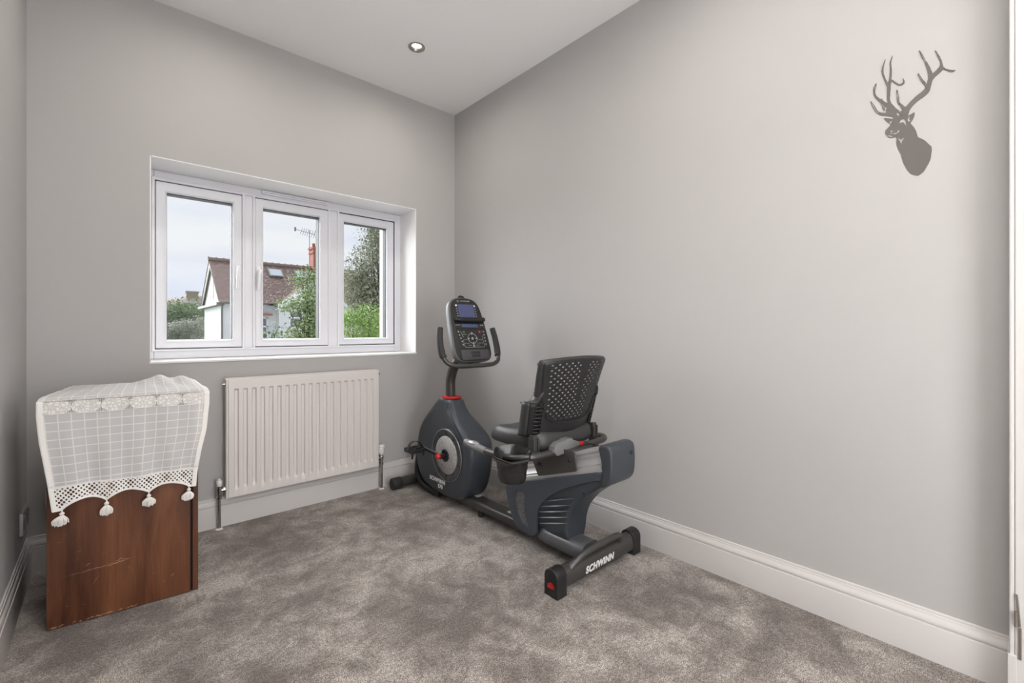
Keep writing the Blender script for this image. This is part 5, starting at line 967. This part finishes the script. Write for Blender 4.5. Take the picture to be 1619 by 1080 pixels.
# wings with slotted grille
for s_ in (-1, 1):
    b = MB()
    def wf(u, z):      # u 0 (inner) .. 1 (outer)
        x = lerp(.164, .218, u); zt = .700; zz = lerp(.556, zt, z)
        return (BX+s_*(x - .010*(1-z)*u), by(zz)-.002+.030*u*u+(.0), zz)
    for j in range(10):
        t0, t1 = j/9-.018, j/9+.018; t0, t1 = max(0, t0), min(1, t1)
        b.grid([[wf(lerp(.0, .70, q/6), t_) for q in range(7)] for t_ in (t0, t1)])
    b.grid([[wf(lerp(.33, .37, q), j/9) for q in (0, 1)] for j in range(10)]); b.grid([[wf(lerp(-.06, .04, q), j/9) for q in (0, 1)] for j in range(10)])
    b.grid([[wf(lerp(.66, 1, i/4), j/9) for i in range(5)] for j in range(10)])
    wg = b.build('slotted_wing', M['black'], bmw, fix=False, solid=.006, smooth=40, label='slotted side wing of the backrest')
    b = MB(); b.grid([[(lambda p: (p[0], p[1]+.014, p[2]))(wf(lerp(-.05, .98, i/5), j/6)) for i in range(6)] for j in range(7)]); b.build('wing_backing', M['rubber'], wg, fix=False, solid=.002)
    b = MB(); rows = []
    for j in range(11):
        z = lerp(.556, .702, j/10); x = BX+s_*(.218-.010*(1-j/10)); y = by(z)+.028; rows.append([(x, y, z), (x+s_*.006, y+.012, z), (x+s_*.005, y+.040, z), (x-s_*.004, y+.052, z)])
    b.grid(rows); b.build('wing_edge', M['vinyl'], wg, fix=False, solid=.005, smooth=60)
    b = MB(); rows = []
    for j in range(9):
        u = j/8; x = lerp(.176, .222, u); z = lerp(.745, .702, smst(0, .55, u)); y = by(z)-.004+.030*u*u; rows.append([(BX+s_*x, y, z), (BX+s_*x, y+.030, z+.002), (BX+s_*x, y+.060, z-.004)])
    b.grid(rows); b.build('wing_shoulder', M['vinyl'], wg, fix=False, solid=.005, smooth=60)
    b = MB(); b.box(BX+s_*.197-.013, 1.325, .480, BX+s_*.197+.013, 1.350, .566); b.box(BX+s_*.197-.016, 1.318, .500, BX+s_*.197-.010, 1.355, .555); b.box(BX+s_*.197+.010, 1.318, .500, BX+s_*.197+.016, 1.355, .555)
    b.build('back_post', M['frame'], bmw, smooth=0, bevel=.002, fix=False, label='upright post carrying the backrest')
    b = MB(); b.box(BX+s_*.197-.017, 1.290, .474, BX+s_*.197+.017, 1.350, .500); b.build('post_clamp', M['frame'], bmw, smooth=0, bevel=.004)

# ================================================================== outside the window
g_ = MB(); g_.box(-30, YC+.5, -2.90, 40, 24, -2.79); o = g_.build('bounce_ground', M['bounce_pale'], None, smooth=0); o['kind'] = 'structure'  # pale ground added out of view to bounce daylight into the room
g_ = MB(); g_.box(-60, YC+.5, -2.95, 90, 120, -2.8); o = g_.build('garden_lawn', M['grass'], None, smooth=0); o['kind'] = 'structure'
hx, hy = 4.34, 31.0
ho = empty('house', (hx, hy, -2.8), 'white rendered house with brown tiled roof and brick chimney seen through the window', 'house')
def quad_uv(name, P, m, par, thick=.12, uvsc=1.0, label=None, holes=None):
    """flat roof plane from corner P[0], along P[1], up P[3]; thickness downwards; UV in metres"""
    a, b_, c, d_ = [Vector(p) for p in P]; n = (b_-a).cross(d_-a).normalized(); n = n if n.z > 0 else -n
    vs = [*P]+[tuple(Vector(p)-n*thick) for p in P]; me = bpy.data.meshes.new(name)
    me.from_pydata(vs, [], [(0, 1, 2, 3), (7, 6, 5, 4), (0, 4, 5, 1), (1, 5, 6, 2), (2, 6, 7, 3), (3, 7, 4, 0)])
    ux = (b_-a).normalized(); uy = n.cross(ux); l = me.uv_layers.new(name='UVMap')
    for p in me.polygons:
        for li in p.loop_indices: v = Vector(vs[me.loops[li].vertex_index])-a; l.data[li].uv = (v.dot(ux), v.dot(uy))
    o = link(name, me, par, m, False, label); return o
zr, ze = 5.13, 2.62; LEN = 9.5
# walls
b = MB(); b.add([(hx+.15, hy-2.95, -2.8), (hx+.15, hy+2.95, -2.8), (hx+.15, hy+2.95, 2.62), (hx+.15, hy, 5.00), (hx+.15, hy-2.95, 2.62), (hx+LEN, hy-2.95, -2.8), (hx+LEN, hy+2.95, -2.8), (hx+LEN, hy+2.95, 2.62), (hx+LEN, hy, 5.0), (hx+LEN, hy-2.95, 2.62)],
 [(0, 1, 2, 3, 4), (9, 8, 7, 6, 5), (0, 4, 9, 5), (1, 6, 7, 2), (0, 5, 6, 1)]); b.build('walls', M['render'], ho, smooth=0, label='white rendered walls')
rf = quad_uv('front_roof', [(hx-.05, hy-3.3, 2.52), (hx+LEN, hy-3.3, 2.52), (hx+LEN, hy, zr), (hx-.05, hy, zr)], M['tile'], ho, label='brown tiled front roof slope')
quad_uv('rear_roof', [(hx-.05, hy+3.3, 2.52), (hx+LEN, hy+3.3, 2.52), (hx+LEN, hy, zr), (hx-.05, hy, zr)], M['tile'], ho)
b = MB(); b.tube([(hx-.08, hy, zr+.03), (hx+LEN, hy, zr+.03)], .11, 10, 1)
for k in range(26): b.tube([(hx-.08+k*.37, hy, zr+.035), (hx+.0+k*.37, hy, zr+.045)], .13, 10, 1)
b.build('ridge_tiles', M['tile2'] if 'tile2' in M else M['slate'], ho, smooth=40)
b = MB(); b.tube([(hx-.05, hy-3.36, 2.50), (hx+2.3, hy-3.36, 2.50)], .07, 10, 1); b.tube([(hx+.12, hy-3.15, 2.45), (hx+.12, hy-3.0, 2.1), (hx+.12, hy-3.0, -2.8)], .045, 8, 1); b.build('gutter', M['soffit'], ho)
b = MB()    # barge boards and the flared soffit at the gable foot
for s_ in (-1, 1): b.add([(hx-.02, hy, zr-.10), (hx-.02, hy, zr-.34), (hx-.02, hy+s_*3.2, 2.40), (hx-.02, hy+s_*3.35, 2.46), (hx+.04, hy, zr-.10), (hx+.04, hy, zr-.34), (hx+.04, hy+s_*3.2, 2.40), (hx+.04, hy+s_*3.35, 2.46)], [(0,1,2,3),(4,7,6,5),(0,3,7,4),(1,5,6,2)])
b.build('barge_boards', M['outpaint'], ho, smooth=0)
b = MB(); b.box(hx-.16, hy-3.3, 2.36, hx+.2, hy+3.3, 2.50); b.build('gable_soffit', M['soffit'], ho, smooth=0)
b = MB(); b.box(hx+.10, hy-.35, 2.9, hx+.16, hy+.35, 3.9); b.build('gable_slit_window', M['outpaint'], ho, smooth=0)
b = MB(); b.tube([(hx+1.05, hy-3.02, -2.8), (hx+1.05, hy-3.02, .95), (hx+1.0, hy-3.0, 1.1)], .04, 8, 1); b.build('soil_pipe', M['outpaint'], ho)
def rp(x, t_): return (x, lerp(hy-3.3, hy, t_), lerp(2.52, zr, t_))
def rooflight(x0, x1, t0, t1):
    n = Vector((0, -(zr-2.52), 3.3)).normalized(); P = [Vector(rp(x0, t0)), Vector(rp(x1, t0)), Vector(rp(x1, t1)), Vector(rp(x0, t1))]
    vs = [tuple(p) for p in P]+[tuple(p+n*.09) for p in P]; b = MB(); b.add(vs, [(4,5,6,7),(0,1,5,4),(1,2,6,5),(2,3,7,6),(3,0,4,7)]); o = b.build('roof_window', M['soffit'], ho, smooth=0, label='sloping roof window')
    c = (P[0]+P[1]+P[2]+P[3])/4; Q = [c+(p-c)*.80+n*.10 for p in P]; b = MB(); b.add([tuple(p) for p in Q]+[tuple(p-n*.03) for p in Q], [(0,1,2,3),(0,4,5,1),(1,5,6,2),(2,6,7,3),(3,7,4,0)]); b.build('roof_window_pane', M['skyglass'], o, smooth=0)
rooflight(7.20, 8.02, .66, .86); rooflight(8.72, 9.52, .66, .86)
# front gable wing
ax_ = 9.05; wl = 2.05; yw = 27.25; za = 4.05; zwe = 2.52
b = MB(); b.add([(ax_-wl+.1, yw+.2, -2.8), (ax_+wl-.1, yw+.2, -2.8), (ax_+wl-.1, yw+.2, zwe-.05), (ax_, yw+.2, za-.12), (ax_-wl+.1, yw+.2, zwe-.05), (ax_-wl+.1, hy-2.9, -2.8), (ax_+wl-.1, hy-2.9, -2.8), (ax_+wl-.1, hy-1, zwe-.05), (ax_, hy-1, za-.12), (ax_-wl+.1, hy-1, zwe-.05)], [(0,1,2,3,4), (0,4,9,5), (1,6,7,2)]); b.build('gable_wing', M['render'], ho, smooth=0, label='white projecting gable wing')
for s_ in (-1, 1): quad_uv('wing_roof', [(ax_+s_*wl, yw, zwe-.06), (ax_+s_*wl, hy-1.2, zwe-.06), (ax_, hy-1.2, za), (ax_, yw, za)], M['tile'], ho)
b = MB()
for s_ in (-1, 1): b.add([(ax_, yw-.03, za), (ax_, yw-.03, za-.28), (ax_+s_*wl, yw-.03, zwe-.34), (ax_+s_*wl, yw-.03, zwe-.06), (ax_, yw+.04, za), (ax_, yw+.04, za-.28), (ax_+s_*wl, yw+.04, zwe-.34), (ax_+s_*wl, yw+.04, zwe-.06)], [(0,1,2,3),(4,7,6,5),(1,5,6,2),(0,3,7,4)])
b.build('wing_barge_boards', M['outpaint'], ho, smooth=0)
def hwin(x0, x1, z0, z1, y, nx=2, nz=2):
    b = MB(); f = .06
    b.box(x0, y-.05, z0, x0+f, y+.04, z1); b.box(x1-f, y-.05, z0, x1, y+.04, z1); b.box(x0, y-.05, z0, x1, y+.04, z0+f); b.box(x0, y-.05, z1-f, x1, y+.04, z1)
    for k in range(1, nx): x = lerp(x0, x1, k/nx); b.box(x-.04, y-.05, z0, x+.04, y+.04, z1)
    for k in range(1, nz): z = lerp(z0, z1, .58); b.box(x0, y-.05, z-.04, x1, y+.04, z+.04)
    b.box(x0-.08, y-.14, z0-.09, x1+.08, y, z0)
    o = b.build('house_window', M['outpaint'], ho, smooth=0, fix=False, label='white framed upstairs window'); b = MB(); b.box(x0+.02, y-.01, z0+.02, x1-.02, y+.02, z1-.02); b.build('window_pane', M['paneglass'], o, smooth=0)
hwin(7.62, 9.75, 1.15, 2.18, yw+.2, 3, 2); hwin(6.35, 6.66, .55, 1.75, hy-2.95, 1, 2)
b = MB(); b.box(6.22, hy-3.5, 1.85, 6.8, hy-2.95, 1.95); b.build('porch_canopy', M['ubrick'], ho, smooth=0, label='small red tiled canopy')
# chimney with pots and aerial
b = MB(); b.box(9.98, hy-.4, 4.2, 10.85, hy+.4, 6.40); b.box(9.92, hy-.46, 6.10, 10.91, hy+.46, 6.22); b.box(9.90, hy-.48, 6.38, 10.93, hy+.48, 6.52); ch = b.build('chimney', M['ubrick'], ho, smooth=0, fix=False, label='red brick chimney stack')
for k in range(3): b = MB(); b.lathe([(.12, 6.52), (.13, 6.55), (.10, 6.60), (.10, 6.76), (.12, 6.78)], (10.12+k*.29, hy, 0), 'z', 14); b.build('chimney_pot', M['ubrick'], ch, smooth=40)
b = MB(); xm, ym = 9.72, hy-.42; b.tube([(xm, ym, 5.3), (xm, ym, 7.55)], .022, 6, 1)
b.tube([(xm+.35, ym, 7.30), (xm-.95, ym-.3, 7.42)], .016, 6, 1)
for k in range(7): t_ = k/6; p = Vector((xm+.30, ym, 7.31)).lerp(Vector((xm-.55, ym-.2, 7.38)), t_); b.tube([tuple(p+Vector((-.04, .1, -.24+.05*t_))), tuple(p+Vector((.04, -.1, .24-.05*t_)))], .012, 5, 1)
for a in (-1, 1): b.tube([(xm+.30, ym, 7.31), (xm+.42, ym, 7.31+a*.30)], .012, 5, 1)
b.box(xm-1.02, ym-.36, 7.30, xm-.93, ym-.26, 7.54); b.build('tv_aerial', M['soffit'], ch, fix=False)

# distant roof and chimney over the hedge
o = empty('distant_house', (8.0, 73, -2.8), 'far-off house with a squat pale chimney rising over the hedge', 'house')
b = MB(); b.add([(4.5, 71, -2.8), (10.2, 71, -2.8), (10.2, 71, 4.6), (4.5, 71, 4.6), (4.5, 76, -2.8), (10.2, 76, -2.8), (10.2, 76, 4.6), (4.5, 76, 4.6)], [(0,1,2,3),(1,5,6,2),(5,4,7,6),(4,0,3,7)]); b.build('walls', M['farbrick'], o, smooth=0)
b = MB(); b.add([(4.3, 70.7, 4.4), (10.5, 70.7, 4.4), (10.5, 73.5, 5.9), (4.3, 73.5, 5.1), (4.3, 76.3, 4.4), (10.5, 76.3, 4.4)], [(0,1,2,3),(3,2,5,4),(0,3,4),(1,5,2)]); b.build('roof', M['slate'], o, smooth=0)
b = MB(); b.box(7.6, 72.6, 4.5, 8.9, 73.6, 6.05); b.box(7.5, 72.5, 6.05, 9.0, 73.7, 6.25); b.build('chimney', M['farbrick'], o, smooth=0, fix=False)

# trees: branching stems with real leaves
def leaves(name, m, par, blobs, n, size, seed, flat=.0, label=None, droop=0):
    """blobs: (centre, radii); each leaf is a small folded blade"""
    rnd = random.Random(seed); vs = []; fs = []; tot = sum(r[0]*r[1]*r[2] for _, r in blobs) if 1 else 1
    wts = [(r[0]*r[1]*r[2])**.67 for _, r in blobs]; tw = sum(wts)
    for (c, r), wt in zip(blobs, wts):
        k = max(4, int(n*wt/tw)); ncl = max(2, k//14)
        cl_ = []
        for _ in range(ncl):
            a = rnd.gauss(0, 1), rnd.gauss(0, 1), rnd.gauss(0, 1); L_ = math.sqrt(sum(q*q for q in a))+1e-6; rr2 = rnd.uniform(.35, 1)**.6
            cl_.append(Vector((c[0]+a[0]/L_*r[0]*rr2, c[1]+a[1]/L_*r[1]*rr2, c[2]+a[2]/L_*r[2]*rr2)))
        for i in range(k):
            p = cl_[i % ncl]+Vector((rnd.gauss(0, size*2.2), rnd.gauss(0, size*2.2), rnd.gauss(0, size*1.3)-droop*rnd.random()))
            d = Vector((rnd.gauss(0, 1), rnd.gauss(0, 1), rnd.gauss(-.4, .7))).normalized(); s = d.cross(Vector((rnd.gauss(0, .6), rnd.gauss(0, .6), 1))).normalized(); u = d.cross(s)
            L2 = size*rnd.uniform(.6, 1.3); W2 = L2*.34; j = len(vs)
            vs += [p, p+d*L2*.5+s*W2+u*W2*.4, p+d*L2, p+d*L2*.5-s*W2+u*W2*.4]; fs += [(j, j+1, j+2), (j, j+2, j+3)]
    me = bpy.data.meshes.new(name); me.from_pydata([tuple(v) for v in vs], [], fs); return link(name, me, par, m, False, label)
def branches(par, base, tips, r0, seed, name='trunk'):
    rnd = random.Random(seed); b = MB(); base = Vector(base); top = Vector((base.x, base.y, min(t[2] for t in tips)*.4+base.z*.6)); b.tube([tuple(base), tuple(base.lerp(top, .5)+Vector((.08, 0, 0))), tuple(top)], [r0, r0*.8, r0*.7], 10, 4)
    for t_ in tips:
        t_ = Vector(t_); m1 = top.lerp(t_, .5)+Vector((rnd.uniform(-.2, .2), rnd.uniform(-.2, .2), .25)); b.tube([tuple(top), tuple(m1), tuple(t_)], [r0*.5, r0*.25, r0*.06], 7, 4)
        for k in range(4):
            q = m1.lerp(t_, rnd.uniform(.2, .9)); e = q+Vector((rnd.uniform(-.5, .5), rnd.uniform(-.4, .4), rnd.uniform(-.1, .5))); b.tube([tuple(q), tuple(q.lerp(e, .5)+Vector((0, 0, .05))), tuple(e)], [r0*.1, r0*.07, r0*.03], 5, 2)
    b.build(name, M['bark'], par, smooth=60)
G = -2.8
t1 = empty('garden_tree', (4.3, 13.6, G), 'fresh green tree with drooping layered leaves in front of the white house', 'tree')
tier = [((4.36, 13.6, 2.66), (.34, .45, .10)), ((4.12, 13.7, 2.50), (.28, .4, .09)), ((4.50, 13.5, 2.42), (.28, .5, .16)), ((4.25, 13.6, 2.16), (.36, .5, .10)), ((4.46, 13.5, 2.02), (.30, .5, .16)), ((3.95, 13.8, 1.83), (.36, .4, .08)), ((4.10, 13.75, 1.74), (.40, .5, .10)), ((3.84, 13.9, 1.70), (.20, .3, .05)), ((4.44, 13.5, 1.66), (.32, .5, .15)), ((4.40, 13.6, 1.38), (.26, .5, .11)), ((4.42, 13.5, 1.18), (.38, .5, .2)), ((4.16, 13.7, 1.16), (.20, .4, .08)), ((4.1, 13.7, .90), (.48, .5, .10)), ((4.2, 13.7, .6), (.7, .6, .35)), ((4.7, 13.4, 1.5), (.4, .5, .8))]
branches(t1, (4.35, 13.6, G), [c for c, _ in tier[:14]], .11, 1); leaves('foliage', M['leaf_green'], t1, tier, 7000, .075, 11, droop=.05)
t2 = empty('tall_tree', (7.6, 16.1, G), 'tall grey-green tree filling the right-hand window light', 'tree')
bl = [((7.72, 16.0, 4.9), (.55, .6, .42)), ((7.35, 16.2, 5.0), (.16, .3, .30)), ((7.5, 16.1, 4.45), (.34, .5, .30)), ((7.95, 15.9, 4.3), (.5, .5, .5)), ((7.30, 16.2, 4.10), (.32, .4, .20)), ((7.05, 16.4, 3.95), (.20, .3, .12)), ((7.65, 16.0, 3.75), (.5, .5, .42)), ((7.20, 16.3, 3.42), (.42, .4, .30)), ((6.85, 16.5, 3.62), (.16, .3, .16)), ((7.7, 16.1, 3.1), (.55, .5, .5)), ((7.1, 16.4, 2.9), (.5, .5, .42)), ((7.6, 16.1, 2.4), (.6, .6, .5)), ((6.95, 16.5, 2.3), (.5, .5, .5)), ((7.3, 16.3, 1.7), (.85, .6, .5)), ((6.75, 16.7, 3.0), (.2, .3, .3)), ((7.4, 16.2, .9), (1.0, .7, .6))]
branches(t2, (7.7, 16.1, G), [c for c, _ in bl], .17, 2); leaves('foliage', M['leaf_big'], t2, bl, 15000, .085, 12)
t3 = empty('lime_green_shrub', (4.7, 10.6, G), 'lime-green bushy shrub low in the right-hand window light', 'shrub')
bl = [((4.45, 10.8, 1.33), (.26, .3, .20)), ((4.80, 10.5, 1.36), (.30, .3, .22)), ((4.62, 10.6, 1.50), (.12, .2, .14)), ((4.25, 10.9, 1.28), (.24, .3, .20)), ((4.5, 10.7, 1.0), (.5, .4, .32)), ((5.0, 10.3, 1.05), (.4, .4, .35)), ((4.6, 10.6, .4), (.7, .5, .5))]
branches(t3, (4.65, 10.6, G), [c for c, _ in bl], .08, 3, 'stems'); leaves('foliage', M['leaf_bush'], t3, bl, 7000, .052, 13)
t4 = empty('distant_tree', (4.5, 47, G), 'rounded dark green tree far off at the left of the window', 'tree')
bl = [((4.2, 47.2, 2.6), (1.1, 1, .75)), ((5.0, 46.6, 3.0), (1.0, 1, .62)), ((5.6, 46, 2.6), (.9, 1, .8)), ((4.0, 47, 1.6), (1.3, 1, .9)), ((5.3, 46.5, 1.6), (1.2, 1, .9)), ((3.3, 47.6, 2.4), (.8, .8, .7)), ((4.6, 46.8, .3), (2.2, 1.2, 1.2))]
branches(t4, (4.6, 47, G), [c for c, _ in bl], .2, 4); leaves('foliage', M['leaf_far'], t4, bl, 9000, .17, 14)
t5 = empty('grey_leaved_hedge', (4.1, 42, G), 'pale grey-green hedge below the far tree beside the white house', 'hedge')
bl = [((3.4, 42.3, 1.0), (.9, .8, .55)), ((4.2, 41.8, 1.25), (.9, .8, .5)), ((4.9, 41.5, 1.4), (.7, .8, .6)), ((4.2, 42, .0), (1.9, .9, .9))]
leaves('foliage', M['leaf_dull'], t5, bl, 6500, .14, 15); branches(t5, (4.1, 42, G), [c for c, _ in bl], .1, 5, 'stems')
t6 = empty('dark_leaved_climber', (2.3, 10, G), 'dark-leaved shrub tips just above the bottom of the middle window light', 'shrub')
bl = [((2.20, 10.1, .96), (.08, .15, .13)), ((2.43, 9.95, .90), (.12, .15, .08)), ((2.50, 9.9, .98), (.04, .1, .06)), ((2.3, 10, .6), (.3, .25, .25))]
branches(t6, (2.3, 10, G), [c for c, _ in bl], .04, 6, 'stems'); leaves('foliage', M['leaf_dark'], t6, bl, 520, .07, 16)
